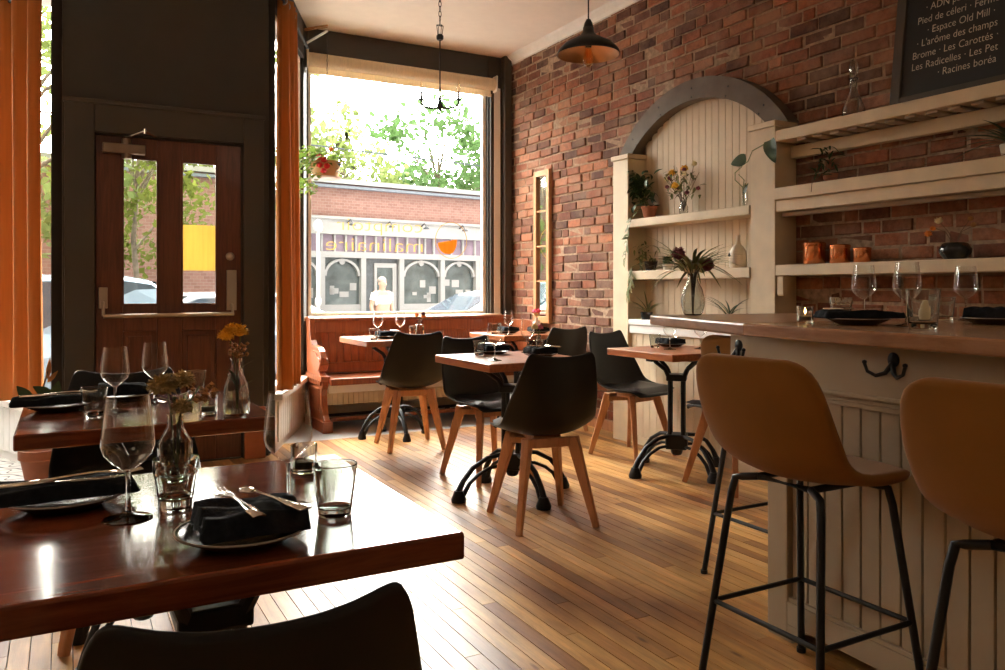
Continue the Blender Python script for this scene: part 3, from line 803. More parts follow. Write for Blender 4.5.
# ================================================================== TABLES AND CHAIRS
def tbl(kind, w, d, top, loc, label, rot=0.0, reach=1.0, rz=0.0):
    t = build_bistro_table(w, d, top, 'bistro_table', .75, rot)
    t.location = loc; t.rotation_euler = (0, 0, rz); t['label'] = label
    for c in t.children:
        if c.name.startswith('foot'): c.scale = (reach, reach, 1)
    return t
tbl('f', .635, .66, 'mahogany', (.217, 1.425, 0), 'glossy dark mahogany table nearest the camera, set with black napkins', 0, 1.0)
tbl('s', .655, .67, 'mahogany', (.212, 2.70, 0), 'dark mahogany table in front of the entrance door, with marigold vase', 0, .95)
PL = pi/4
tbl('m', .63, .66, 'cherry', (2.14, 3.80, 0), 'reddish wooden bistro table in the middle of the room on black iron feet', PL, 1.27)
tbl('w', .66, .64, 'cherry', (2.20, 5.74, 0), 'wooden table under the large window, in front of the pew', PL, 1.0)
tbl('c', .66, .62, 'cherry', (3.36, 5.82, 0), 'wooden table in the corner beside the brick wall and narrow mirror', PL, 1.0)
tbl('b', .60, .62, 'cherry', (3.29, 3.79, 0), 'red brown bistro table on black iron base by the white cabinet', PL, 1.25)
CH = 'black shell chairs with wooden legs'
def chair(x, y, deg, label): return make('chair', build_chair, (x, y, 0), radians(deg), label, CH)
near_chair = chair(.182, 1.02, -5, 'black shell chair in the near foreground, its back cut off by the frame')
chair(.19, 2.97, 180, 'black shell chair tucked behind the table by the entrance door')
chair(2.03, 3.33, -9, 'black shell chair nearest of those at the middle table, its back to us')
chair(2.22, 4.23, 186, 'black shell chair on the far side of the middle table')
chair(2.155, 5.33, -7, 'black shell chair facing the window table and the pew')
chair(3.40, 5.42, 2, 'black shell chair at the corner table against the brick wall')
chair(3.36, 4.30, 191, 'black shell chair on the window side of the table by the white cabinet')
chair(3.35, 3.38, 0, 'black shell chair half hidden behind the mustard stool, only legs in view')
near_chair.scale = (.87, 1, 1)
SG = 'mustard bar stools along the counter'
def stool(x, y, deg, label): return make('stool', build_stool, (x, y, 0), radians(deg), label, SG)
stool(1.79, 1.52, -90, 'mustard upholstered bar stool in full view, thin black legs')
stool(1.75, .86, -90, 'mustard bar stool cut off by the right edge of the photo')
stool(2.415, 2.18, -90, 'mustard bar stool farthest away, tucked beneath the raised counter flap')

# ================================================================== PEW
pw = thing('church_pew', 'red brown wooden church pew with carved scroll end under the big window', 'pew', (0, 0, 0))
end = [(6.10,0),(6.62,0),(6.62,.10),(6.60,.30),(6.63,.50),(6.64,.70),(6.655,.86),(6.645,.885),(6.60,.895),(6.555,.88),(6.54,.84),(6.525,.76),(6.505,.70),(6.46,.665),(6.38,.66),(6.30,.655),(6.24,.625),
       (6.205,.575),(6.205,.525),(6.235,.485),(6.25,.455),(6.21,.43),(6.165,.42),(6.155,.36),(6.185,.33),(6.20,.28),(6.185,.20),(6.15,.13),(6.105,.10)]
b = B(); b.prism(end, 1.765, 1.815, 'x'); b.build('end_panel', 'pew_wood', pw, bev=.006)
b = B()
b.box(1.750, 1.830, 6.09, 6.64, 0, .085); b.box(1.752, 1.828, 6.155, 6.62, .395, .435)
for k in range(9): b.box(1.748, 1.766, 6.18+k*.047, 6.205+k*.047, .36, .395)
b.box(1.758, 1.766, 6.24, 6.55, .13, .16); b.box(1.758, 1.766, 6.24, 6.55, .31, .335); b.box(1.758, 1.766, 6.24, 6.265, .16, .31); b.box(1.758, 1.766, 6.525, 6.55, .16, .31)
b.prism([(6.30,.50),(6.42,.52),(6.50,.60),(6.44,.62),(6.33,.61),(6.27,.56)], 1.757, 1.766, 'x')
b.build('end_moulding', 'pew_wood', pw, bev=.003)
b = B(); b.prism([(6.20,.52),(6.23,.475),(6.275,.465),(6.315,.49),(6.325,.535),(6.30,.575),(6.26,.585),(6.22,.565)], 1.752, 1.828, 'x'); b.build('arm_scroll', 'pew_wood', pw, bev=.008)
b = B(); b.box(1.815, 3.70, 6.13, 6.58, .375, .41); b.box(1.815, 3.70, 6.10, 6.135, .365, .418); b.build('seat', 'pew_wood', pw, bev=.006)
bk = B()
n_ = 30
for k in range(n_):
    x0 = 1.815+(3.70-1.815)*k/n_; x1 = 1.815+(3.70-1.815)*(k+1)/n_-.004
    bk.add([(x0,6.555,.50),(x1,6.555,.50),(x1,6.59,.76),(x0,6.59,.76),(x0,6.58,.50),(x1,6.58,.50),(x1,6.615,.76),(x0,6.615,.76)], [(0,1,2,3),(7,6,5,4),(0,4,5,1),(1,5,6,2),(2,6,7,3),(3,7,4,0)])
bk.build('back_boards', 'pew_wood', pw)
b = B(); b.box(1.815, 3.70, 6.585, 6.625, .755, .85); b.box(1.80, 3.71, 6.57, 6.65, .85, .878); b.box(1.815, 3.70, 6.535, 6.58, .42, .505); b.build('back_rail', 'pew_wood', pw, bev=.005)
b = B(); b.box(1.815, 3.70, 6.145, 6.165, .30, .365); b.build('seat_apron', 'white_trim', pw, bev=.004)
b = B()
for k in range(44): b.box(1.815+k*.0428+.002, 1.815+(k+1)*.0428-.002, 6.20, 6.214, .20, .305)
b.build('front_boards', 'shelf_paint', pw)
b = B(); b.box(1.815, 3.70, 6.30, 6.32, .05, .085); b.box(3.68, 3.73, 6.12, 6.62, 0, .84); b.build('stretcher', 'pew_wood', pw, bev=.004)

# ================================================================== BAR COUNTER
bar = thing('bar_counter', 'cream panelled bar with beadboard front and wooden top', 'bar', (0, 0, 0))
P0 = V(2.018, 1.882, 0); DB = V(-sin(radians(3.5)), -cos(radians(3.5)), 0); OB = V(-DB.y, DB.x, 0)
if OB.x < 0: OB = -OB
mb = Matrix(((DB.x, OB.x, 0, P0.x), (DB.y, OB.y, 0, P0.y), (0, 0, 1, 0), (0, 0, 0, 1)))   # local: along bar, into bar, up
b = B()
b.box(0, .085, 0, .05, 0, .83, m=mb); b.box(.085, 2.6, 0, .05, .055, .128, m=mb); b.box(.085, 2.6, 0, .05, .79, .83, m=mb)
b.box(0, .03, .05, .75, 0, .95, m=mb); b.box(1.62, 1.70, 0, .05, 0, .83, m=mb)
k0 = len(b.v)
arch_ = [(.085,.056),(.085,0),(.105,0),(.115,.026),(.145,.045),(.19,.056)]
vs = [mb @ V(a, 0, z) for a, z in arch_]+[mb @ V(a, .05, z) for a, z in arch_]; n = len(arch_)
b.add(vs, [tuple(range(n)), tuple(reversed(range(n, 2*n)))]+[(i, i+n, (i+1) % n+n, (i+1) % n) for i in range(n)])
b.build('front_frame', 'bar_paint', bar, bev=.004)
b = B(); b.box(.085, 2.6, .028, .040, .128, .79, m=mb)
k = .088
while k < 2.58:
    b.box(k+.003, k+.063, .018, .03, .128, .79, m=mb); k += .066
b.box(.085, 2.6, .006, .022, .128, .140, m=mb); b.box(.085, 2.6, .006, .022, .776, .79, m=mb)
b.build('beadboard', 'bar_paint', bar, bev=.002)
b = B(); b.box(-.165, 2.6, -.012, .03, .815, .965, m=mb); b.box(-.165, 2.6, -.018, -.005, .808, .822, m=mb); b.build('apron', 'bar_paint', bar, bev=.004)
b = B(); b.box(.03, 2.6, .06, .08, .06, .95, m=mb); b.box(.03, 2.6, .70, .74, 0, .95, m=mb); b.build('carcass', 'dark_hole', bar)
b = B(); xs = lambda y: 1.953+.1244*(y-1.929)
b.prism([(xs(1.929), 1.929), (xs(-.7), -.7), (2.98, -.7), (2.98, 1.929)], .966, 1.007, 'z'); b.build('counter_top', 'bar_wood', bar, bev=.006)
# raised flap that continues the counter to the left
fl = thing('counter_flap', 'thick wooden counter leaf reaching left from the bar to the white cabinet', 'counter', (0, 0, 0))
b = B(); b.prism([(1.975, 1.934), (2.24, 2.74), (2.255, 2.775), (2.29, 2.79), (2.95, 2.66), (2.98, 2.60), (2.98, 1.934)], .963, 1.0065, 'z'); b.build('leaf', 'flap_wood', fl, bev=.008)
b = B(); b.box(2.80, 2.85, 1.96, 2.01, 0, .963); b.box(2.88, 2.93, 2.50, 2.55, 0, .963); b.build('post', 'bar_paint', fl, bev=.004)
def build_hook():
    t = thing('coat_hook', '', 'hook')
    b = B(); b.lathe([(0,0),(.020,0),(.021,.004),(.016,.008),(0,.009)], 18, (0,0,.022), (Matrix.Diagonal((.85,1,1)).to_3x3() @ Matrix.Rotation(radians(90), 3, 'X'))); b.build('back_plate', 'iron', t, 50)
    b = B()
    for s in (-1, 1):
        b.tube([(0,-.006,.012), (s*.014,-.018,-.014), (s*.034,-.030,-.022), (s*.056,-.036,-.012), (s*.064,-.038,.010)], [.008,.0065,.0055,.005,.005], 8)
        b.lathe([(0,-.007),(.006,-.003),(.007,0),(.006,.004),(0,.007)], 10, (s*.064,-.038,.013))
    b.build('prong', 'iron', t, 60); return t
for a, lab in ((-.12, 'black double coat hook under the left end of the counter'), (.487, 'black double coat hook on the apron between the two front stools')):
    p = mb @ V(a, -.012, .905)
    make('hook', build_hook, p, atan2(OB.y, OB.x)-pi/2, lab, 'coat hooks on the bar apron')

# ================================================================== WALL CABINET WITH ARCH
XF = 3.61
cab = thing('arched_cabinet', 'cream wall cabinet with beadboard niche and two shelves under a dark arch', 'cabinet', (0, 0, 0))
b = B(); b.box(XF, XW-.012, 4.69, 4.872, 0, 2.075); b.box(XF-.012, XW-.012, 4.675, 4.885, 2.075, 2.11); b.build('left_post', 'shelf_paint', cab, bev=.004)
b = B(); b.box(XF, XW-.012, 3.31, 3.50, .0, 2.065); b.box(XF-.012, XW-.012, 3.30, 3.515, 2.065, 2.10); b.build('right_post', 'shelf_paint', cab, bev=.004)
AC, RO, CO, RI, CI = 4.105, .995, 1.532, .911, 1.478
b = B(); yy = 3.50
while yy < 4.69:
    y1 = min(yy+.062, 4.69); ym = max(abs(yy-AC), abs(y1-AC)); top = CI+sqrt(RI*RI-ym*ym)+.02
    b.box(3.772, 3.786, yy+.003, y1-.0, .90, top); yy += .062
b.build('niche_beadboard', 'cream_paint', cab, bev=.002)
b = B(); nA = 28; o0 = math.acos((2.098-CO)/RO); i0 = math.acos(min(1, (2.098-CI)/RI)); rows = []
for i in range(nA+1):
    t = -1+2*i/nA; ao = t*o0; ai = t*i0
    po = (AC-RO*sin(ao), CO+RO*cos(ao)); pi_ = (AC-RI*sin(ai), CI+RI*cos(ai))
    rows.append([V(3.69, *po), V(XW-.014, *po), V(XW-.014, *pi_), V(3.69, *pi_), V(3.69, *po)])
b.grid(rows); b.add(rows[0][:4], [(0,1,2,3)]); b.add(rows[-1][:4], [(3,2,1,0)])
b.build('arch', 'beam', cab, 30)
b = B()
for i in range(5):
    for r_ in (-.03, .03):
        a = (-.75+.375*i)*o0; q = V(3.69, AC-(RO-.07+r_)*sin(a), CO-.02+(RO-.07+r_)*cos(a)); b.lathe([(0,.004),(.006,.002),(.007,0),(0,-.002)], 8, q, Matrix.Rotation(radians(-90), 3, 'Y'))
b.build('arch_bolts', 'iron', cab)
for z0, z1 in ((1.567,1.624),(1.188,1.250)):
    b = B(); b.box(XF-.008, 3.770, 3.502, 4.688, z0, z1); b.build('shelf', 'shelf_paint', cab, bev=.004)
b = B(); b.box(XF, 3.785, 3.502, 4.688, .86, .90); b.box(XF+.01, 3.785, 3.502, 4.688, .80, .858); b.build('base_ledge', 'white_trim', cab, bev=.004)
b = B(); yy = 3.502
while yy < 4.66:
    b.box(XF+.03, XF+.045, yy+.003, min(yy+.075, 4.688), .06, .80); yy += .075
b.box(XF+.02, XF+.05, 3.502, 4.688, 0, .06); b.box(XF+.046, XF+.055, 3.502, 4.688, 0, .80); b.build('base_beadboard', 'cream_paint', cab, bev=.002)

# ================================================================== LONG BACK BAR SHELVES
YS0, YS1 = .75, 3.308
def shelf(name, label, boxes, mt_='shelf_paint'):
    t = thing('wall_shelf', label, 'shelf', (0, 0, 0), 0, 'long shelves on the brick wall')
    for nm, bx, m_ in boxes:
        b = B()
        for q in bx: b.box(*q)
        b.build(nm, m_, t, bev=.004)
    return t
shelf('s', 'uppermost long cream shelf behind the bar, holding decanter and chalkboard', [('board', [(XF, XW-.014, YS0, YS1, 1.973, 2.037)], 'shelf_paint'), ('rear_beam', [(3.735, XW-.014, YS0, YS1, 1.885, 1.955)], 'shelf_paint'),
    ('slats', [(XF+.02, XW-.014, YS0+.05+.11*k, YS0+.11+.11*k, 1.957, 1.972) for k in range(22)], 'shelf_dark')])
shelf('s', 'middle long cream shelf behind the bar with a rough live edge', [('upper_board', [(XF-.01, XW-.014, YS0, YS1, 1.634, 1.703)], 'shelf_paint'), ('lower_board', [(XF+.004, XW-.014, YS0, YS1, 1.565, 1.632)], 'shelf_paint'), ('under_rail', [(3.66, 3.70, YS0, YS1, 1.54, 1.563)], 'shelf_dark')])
shelf('s', 'lowest long cream shelf behind the bar, holding copper canisters', [('board', [(XF, XW-.014, YS0, YS1, 1.197, 1.259)], 'shelf_paint')])
b = B(); b.prism([(XF+.005,1.195),(XF+.10,1.195),(XF+.10,1.17),(XF+.05,1.14),(XF+.03,1.09),(XF+.012,1.08),(XF+.005,1.09)], 3.255, 3.30, 'y')
b.build('corbel', 'shelf_paint', cab, bev=.003)
# chalkboard leaning on the top shelf
cbw, cbh = 1.15, .80
cb = thing('chalkboard', 'framed black chalkboard with pale lettering leaning on the uppermost shelf', 'chalkboard', (3.668, 2.605, 2.037))
lean = math.atan2(.10, cbh)
# local: x along the wall towards the camera, y up the board, z into the room
mc = Matrix(((0, sin(lean), -cos(lean), 0), (-1, 0, 0, 0), (0, cos(lean), sin(lean), .004), (0, 0, 0, 1)))
b = B()
for q in ((0,.052,0,cbh), (cbw-.052,cbw,0,cbh), (.052,cbw-.052,0,.03), (.052,cbw-.052,cbh-.05,cbh)): b.box(q[0], q[1], q[2], q[3], 0, .022, m=mc)
b.build('frame', 'olive_trim', cb, bev=.003)
b = B(); b.box(.052, cbw-.052, .03, cbh-.05, 0, .012, m=mc); b.build('board', 'slate', cb)
b = B()
def chalk(txt, y, z, size=.052):
    s0 = 2.605-y; h = (z-2.041)/cos(lean)
    vs, fs = text_mesh(txt, size, .86, 1.0, -.0004)
    x0 = min(v.x for v in vs)
    b.add([mc @ V(s0+(v.x-x0), h+v.y, .0128) for v in vs], fs)
dot = '\u00b7'
for txt, y, z in ((dot+' ADN pa', 2.448, 2.484), ('Pied de c\u00e9leri '+dot+' Ferme', 2.486, 2.424), (dot+' Espace Old Mill '+dot, 2.432, 2.366), (dot+" L'ar\u00f4me des champs", 2.482, 2.309),
                  ('Brome '+dot+' Les Carott\u00e9s '+dot, 2.500, 2.251), ('Les Radicelles '+dot+' Les Pet', 2.500, 2.195), (dot+' Racines bor\u00e9a', 2.362, 2.140)): chalk(txt, y, z, .052)
b.build('lettering', 'chalk', cb)

# ================================================================== MIRROR, LAMPS, BRACKET
mi = thing('narrow_mirror', 'tall narrow oak framed mirror on the brick wall by the window', 'mirror', (0, 0, 0))
y0, y1, z0, z1 = 6.012, 6.275, .815, 2.185
b = B(); x0, x1 = 3.752, 3.787
for q in ((y0,y0+.045,z0,z1), (y1-.045,y1,z0,z1), (y0+.045,y1-.045,z0,z0+.06), (y0+.045,y1-.045,z1-.05,z1)): b.box(x0, x1, *q)
b.build('frame', 'oak', mi, bev=.003)
b = B()
for k in (1, 2, 3): zz = z0+.06+(z1-z0-.11)*k/4; b.box(x0+.006, x1, y0+.045, y1-.045, zz-.007, zz+.007)
b.build('glazing_bars', 'oak', mi)
b = B(); b.box(x1-.012, x1-.004, y0+.04, y1-.04, z0+.05, z1-.045); b.build('mirror_glass', 'mirror', mi)

pd = thing('pendant_lamp', 'dark metal pendant lamp with wide shade and clear bulb hanging near the brick wall', 'lamp', (2.53, 3.64, 0))
zs = 2.41
b = B(); b.lathe([(.172,zs),(.166,zs+.022),(.135,zs+.055),(.085,zs+.082),(.045,zs+.105),(.030,zs+.125),(.028,zs+.150)], 40); b.build('shade', 'iron', pd, 180, solid=.003)
b = B(); b.lathe([(.170,zs-.001),(.163,zs+.019),(.132,zs+.051),(.083,zs+.078),(.043,zs+.100),(0,zs+.104)], 40); b.build('shade_lining', 'bronze', pd, 180)
b = B(); b.lathe([(0,zs+.20),(.012,zs+.195),(.022,zs+.175),(.028,zs+.150),(.028,zs+.13)], 20); b.lathe([(0,zs+.04),(.017,zs+.04),(.018,zs+.10),(0,zs+.10)], 16); b.build('socket', 'iron', pd, 50)
b = B(); b.lathe([(0,zs-.070),(.012,zs-.067),(.027,zs-.047),(.031,zs-.025),(.025,zs+.005),(.016,zs+.032),(.014,zs+.045)], 20); b.build('bulb', 'amber_bulb', pd, 180)
b = B()
for k in range(5):
    a = 2*pi*k/5; b.tube([(.010*cos(a),.010*sin(a),zs+.03), (.013*cos(a+.4),.013*sin(a+.4),zs-.045)], .0008, 4)
b.build('filament', 'copper', pd)
b = B(); b.tube([(0,0,zs+.195), (0,0,CZ-.02)], .004, 8); b.lathe([(0,CZ-.03),(.03,CZ-.028),(.05,CZ-.012),(.052,CZ-.001),(0,CZ-.001)], 20); b.build('cord', 'iron', pd, 50)

ch = thing('chandelier', 'small black chandelier with candle bulbs hanging before the large window', 'chandelier', (2.385, 5.306, 0))
z0 = 2.435
b = B(); b.tube([(0,0,z0), (0,0,2.93)], .0055, 8); b.lathe([(0,z0-.035),(.006,z0-.03),(.010,z0-.015),(.018,z0-.005),(.024,z0+.01),(.016,z0+.03),(.008,z0+.05),(.013,z0+.07),(0,z0+.09)], 16); b.build('stem', 'iron', ch, 50)
b = B(); b.lathe([(0,2.925),(.020,2.925),(.026,2.935),(.026,2.955),(.018,2.965),(0,2.965)], 14)
for a in range(4):
    c, s_ = cos(a*pi/2), sin(a*pi/2); b.tube([(.016*c,.016*s_,2.96), (.026*c,.026*s_,3.03)], .003, 6)
b.tube([(.026*cos(a*pi/2), .026*sin(a*pi/2), 3.03) for a in range(4)], .003, 6, closed=True); b.tube([(0,0,3.03), (0,0,3.06)], .004, 6); b.tube([(-.026,0,3.03), (.026,0,3.03)], .003, 6); b.build('lantern_collar', 'iron', ch)
b = B()
for k in range(8):
    zc = 3.078+k*.036; pts = []
    for q in range(12):
        a = 2*pi*q/12; u, w = .010*cos(a), .022*sin(a)
        pts.append((u, 0, zc+w) if k % 2 else (0, u, zc+w))
    b.tube(pts, .0028, 5, closed=True)
b.lathe([(0,CZ-.03),(.04,CZ-.026),(.055,CZ-.008),(.055,CZ-.001),(0,CZ-.001)], 18); b.build('chain', 'iron', ch)
for k in range(3):
    a = radians(-28.7)+2*pi*k/3*1.0
    if k == 0: a = radians(-28.7)
    if k == 1: a = radians(151.3)
    if k == 2: a = radians(65)
    c, s_ = cos(a), sin(a); r = .135
    b = B(); b.tube([(.012*c,.012*s_,z0), (.06*c,.06*s_,z0-.006), (.11*c,.11*s_,z0+.004), (r*c,r*s_,z0+.03), (r*c,r*s_,z0+.055)], .0075, 8); b.lathe([(0,z0+.05),(.020,z0+.055),(.022,z0+.062),(.008,z0+.064),(.0085,z0+.115),(0,z0+.115)], 14, (r*c, r*s_, 0))
    arm = b.build('arm', 'iron', ch, 50)
    b = B(); b.lathe([(.006,z0+.115),(.013,z0+.135),(.0135,z0+.150),(.008,z0+.175),(.002,z0+.20),(0,z0+.202)], 14, (r*c, r*s_, 0)); b.build('candle_bulb', 'bulb', arm, 180)

br = thing('hanging_bracket', 'swing arm bracket on the window post carrying the flower pot chain', 'bracket', (0, 0, 0))
b = B(); b.tube([(1.70,6.76,3.30), (1.905,6.50,3.30)], .008, 8); b.tube([(1.70,6.76,3.285), (1.905,6.50,3.285)], .004, 8); b.build('top_arm', 'oak', br)
b = B(); b.bar((1.706,6.75,3.14), (1.905,6.50,3.255), .020, .014); b.build('brace', 'white_trim', br, bev=.002)
b = B(); b.box(1.69, 1.715, 6.74, 6.812, 3.10, 3.33); b.build('wall_plate', 'iron', br)
hp = thing('hanging_flower_pot', 'hanging tan pot of red geranium and trailing light leaves before the window', 'plant pot', (1.865, 6.42, 0))
zb = 2.03
b = B(); b.lathe([(0,zb),(.095,zb),(.105,zb+.006),(.122,zb+.105),(.130,zb+.108),(.130,zb+.125),(.120,zb+.125),(.112,zb+.10),(0,zb+.095)], 32); b.build('pot', 'pot_tan', hp, 40)
b = B(); b.lathe([(0,zb-.012),(.12,zb-.012),(.128,zb),(.118,zb+.002),(0,zb)], 28); b.build('saucer', 'white_ceramic', hp, 40)
b = B(); R = random.Random(4); tip = V(1.903-1.865, 6.502-6.42, 3.25)
for k in range(3):
    a = 2*pi*k/3+.3; b.tube([(.122*cos(a), .122*sin(a), zb+.12), (tip.x*.5, tip.y*.5, zb+.55), (tip.x, tip.y, zb+.80)], .0022, 5)
for k in range(12):
    zc = zb+.80+k*.036; b.tube([(tip.x+(.006*cos(2*pi*q/8) if k % 2 else 0), tip.y+(0 if k % 2 else .006*cos(2*pi*q/8)), zc+.017*sin(2*pi*q/8)) for q in range(8)], .0018, 4, closed=True)
b.build('chain', 'iron', hp)
b = B()
for k in range(170):
    a = R.uniform(0, 2*pi); rr = R.uniform(.04, .17); up = R.uniform(.10, .24)
    if R.random() < .55: a = R.uniform(2.2, 4.2); rr = R.uniform(.12, .27); up = R.uniform(-.16, .22)
    p = V(rr*cos(a), rr*sin(a), zb+up); b.leaf(p, (cos(a+R.uniform(-1,1)), sin(a+R.uniform(-1,1)), R.uniform(-.5,.5)), R.uniform(.045,.075), R.uniform(.045,.07), (R.uniform(-.4,.4), R.uniform(-.4,.4), 1), .4, n=4)
b.build('leaves', 'leaf_light', hp, 180)
b = B()
for k in range(9):
    a = R.uniform(0, 2*pi); b.tube([(.03*cos(a), .03*sin(a), zb+.09), (.09*cos(a), .09*sin(a), zb+.20), (.15*cos(a), .15*sin(a), zb+.13)], .0025, 5)
b.tube([(.06,-.02,zb+.09), (.09,-.04,zb+.25), (.14,-.07,zb+.36)], .003, 5)
b.tube([(.0,.0,zb+.1), (.005,-.005,zb+.24)], .006, 6)
b.build('stems', 'stem', hp)
b = B()
for k in range(14):
    p = V(.14,-.07,zb+.35)+V(R.uniform(-.07,.05), R.uniform(-.05,.05), R.uniform(-.08,.04)); b.leaf(p, (R.uniform(-1,1), R.uniform(-1,1), R.uniform(-.4,.6)), .045, .035, n=3)
for k in range(12):
    p = V(.13,-.13,zb+.06)+V(R.uniform(-.06,.07), R.uniform(-.06,.04), R.uniform(-.06,.06)); b.leaf(p, (R.uniform(-1,1), R.uniform(-1,1), R.uniform(-.4,.6)), .05, .04, n=3)
b.build('dark_leaves', 'leaf', hp)
b = B()
for i, (x_, y_, z_) in enumerate(((-.05,-.13,.12),(-.08,-.11,.08),(-.03,-.14,.07),(-.09,-.12,.14),(-.06,-.15,.03))): b.pompon((x_, y_, zb+z_), .032, 26, .9, .6, i)
b.build('geranium_bloom', 'petal_red', hp)
b = B(); b.pompon((.03,-.06,zb+.22), .03, 20, .8, .6, 4); b.build('orange_bloom', 'petal_orange', hp)

# ================================================================== TABLEWARE
ZT = .75
def put(kind, builder, x, y, z, deg, label, group=None): return make(kind, builder, (x, y, z), radians(deg), label, group)
WG, TG, FT, VH, PG, NG, FG, KG = 'wine glasses set on tables and bar', 'plain tumblers on the tables', 'faceted tumblers', 'glass votive holders', 'dark plates under the napkins', 'black napkins', 'forks on the napkins', 'knives on the napkins'
def wg(x, y, z, label): return put('wg', build_wine_glass, x, y, z, 0, label, WG)
def tu(x, y, z, label): return put('tu', build_tumbler, x, y, z, 0, label, TG)
def ft(x, y, z, label): return put('ft', build_facet_tumbler, x, y, z, 0, label, FT)
def vo(x, y, z, label): return put('vo', build_votive, x, y, z, 0, label, VH)
def setting(x, y, z, deg, where, cut='fk', rolled=False, plate=True, knife_only=False):
    if plate: put('pl', build_plate, x, y, z, 0, 'dark stoneware plate '+where, PG)
    h = z+(.0085 if plate else 0.0005)
    if rolled: put('nr', build_rolled_napkin, x, y, h+.013 if plate else h, deg, 'long folded black napkin '+where, NG); th = h+(.037 if plate else .0245)
    else: put('np', build_napkin, x, y, h+.012 if plate else h, deg, 'square folded black napkin '+where, NG); th = h+(.046 if plate else .0345)
    c, s = cos(radians(deg)), sin(radians(deg))
    if 'f' in cut: put('fo', build_fork, x-.022*c, y-.022*s, th, deg+(190 if not rolled else 95), 'steel fork on the black napkin '+where, FG)
    if 'k' in cut: put('kn', build_knife, x+.022*c, y+.022*s+(.012 if rolled else 0), th, deg+(28 if not rolled else 80), 'steel knife on the black napkin '+where, KG)
    return th
# foreground table
wg(.089, 1.420, ZT, 'large wine glass at the left of the nearest table, before the ribbed vase')
wg(.332, 1.365, ZT, 'large wine glass right of centre on the nearest table, behind a plain tumbler')
ft(.164, 1.445, ZT, 'thick faceted tumbler between wine glass and fork on the nearest table')
tu(.389, 1.285, ZT, 'plain clear tumbler near the right corner of the nearest table')
vo(.425, 1.615, ZT, 'small glass votive holder behind the wine glass on the nearest table')
# the near setting: napkin with fork and spoon
put('pl', build_plate, .229, 1.215, ZT, 0, 'dark plate under the folded napkin at the near edge of the nearest table', PG)
put('np', build_napkin, .240, 1.215, ZT+.0205, 0, 'black folded napkin on the near plate of the nearest table', NG)
put('fo', build_fork, .222, 1.222, ZT+.0535, 8, 'steel fork lying tines up on the near black napkin', FG)
put('sp', build_spoon, .268, 1.222, ZT+.0535, 20, 'steel spoon beside the fork on the near black napkin', 'spoons')
put('pl', build_plate, .0, 1.555, ZT, 0, 'dark plate under the long napkin at the left of the nearest table', PG)
put('nr', build_rolled_napkin, -.02, 1.55, ZT+.0205, 2, 'long black napkin at the left edge of the nearest table', NG)
put('fo', build_fork, .03, 1.555, ZT+.0445, -82, 'steel fork on the long napkin at the left of the nearest table', FG)
put('kn', build_knife, -.01, 1.525, ZT+.0445, -92, 'steel knife on the long napkin at the left of the nearest table', KG)
# door table
put('pl', build_plate, -.02, 2.80, ZT, 0, 'dark plate under the napkin at the left of the door table', PG)
put('nr', build_rolled_napkin, -.015, 2.80, ZT+.0205, 4, 'long black napkin at the left end of the door table', NG)
put('fo', build_fork, 0, 2.815, ZT+.0445, -80, 'steel fork on the napkin at the left of the door table', FG)
put('kn', build_knife, -.02, 2.78, ZT+.0445, -88, 'steel knife on the napkin at the left of the door table', KG)
tu(.075, 2.62, ZT, 'plain tumbler at the front of the door table, left of a wine glass')
wg(.132, 2.665, ZT, 'wine glass at the front of the door table, right of the tumbler')
wg(.258, 2.84, ZT, 'wine glass at the back of the door table, behind the brown flowers')
vo(.372, 2.50, ZT, 'glass votive holder beside the marigold vase on the door table')
tu(.40, 2.97, ZT, 'plain tumbler at the back right of the door table')
put('pl', build_plate, .17, 2.955, ZT, 0, 'dark plate at the back of the door table', PG)
put('np', build_napkin, .17, 2.955, ZT+.0205, 0, 'black napkin folded on the back plate of the door table', NG)
# middle table
tu(2.03, 3.98, ZT, 'plain tumbler on the middle table, left of the wine glasses')
wg(1.95, 3.65, ZT, 'wine glass at the near left corner of the middle table')
wg(2.37, 4.03, ZT, 'wine glass at the back of the middle table near the rose vase')
setting(2.14, 4.02, ZT, 0, 'at the far side of the middle table')
setting(2.27, 3.72, ZT, 0, 'at the near side of the middle table', 'k')
tu(2.36, 3.86, ZT, 'plain tumbler beside the rose vase on the middle table')
# window table
tu(1.97, 5.55, ZT, 'plain tumbler at the left of the window table')
wg(2.09, 5.80, ZT, 'left one of the two wine glasses on the window table')
wg(2.28, 5.82, ZT, 'right one of the two wine glasses on the window table')
setting(2.11, 5.66, ZT, 0, 'on the window table', 'k')
tu(2.38, 5.80, ZT, 'plain tumbler beside the square bottle vase on the window table')
# corner table
wg(3.14, 5.64, ZT, 'wine glass on the corner table beside the brick wall')
tu(3.10, 5.80, ZT, 'plain tumbler on the left of the corner table')
setting(3.26, 5.86, ZT, 0, 'at the left of the corner table', '')
setting(3.47, 5.72, ZT, 0, 'at the right of the corner table', '')
# cabinet table
tu(3.26, 3.96, ZT, 'plain tumbler at the back of the table by the white cabinet')
wg(3.245, 3.80, ZT, 'left wine glass on the table by the white cabinet')
wg(3.44, 3.745, ZT, 'right wine glass on the table by the white cabinet, near the stool')
setting(3.42, 4.00, ZT, 0, 'at the back of the table by the white cabinet', 'k')
setting(3.53, 3.68, ZT, 0, 'at the right of the table by the white cabinet', '')
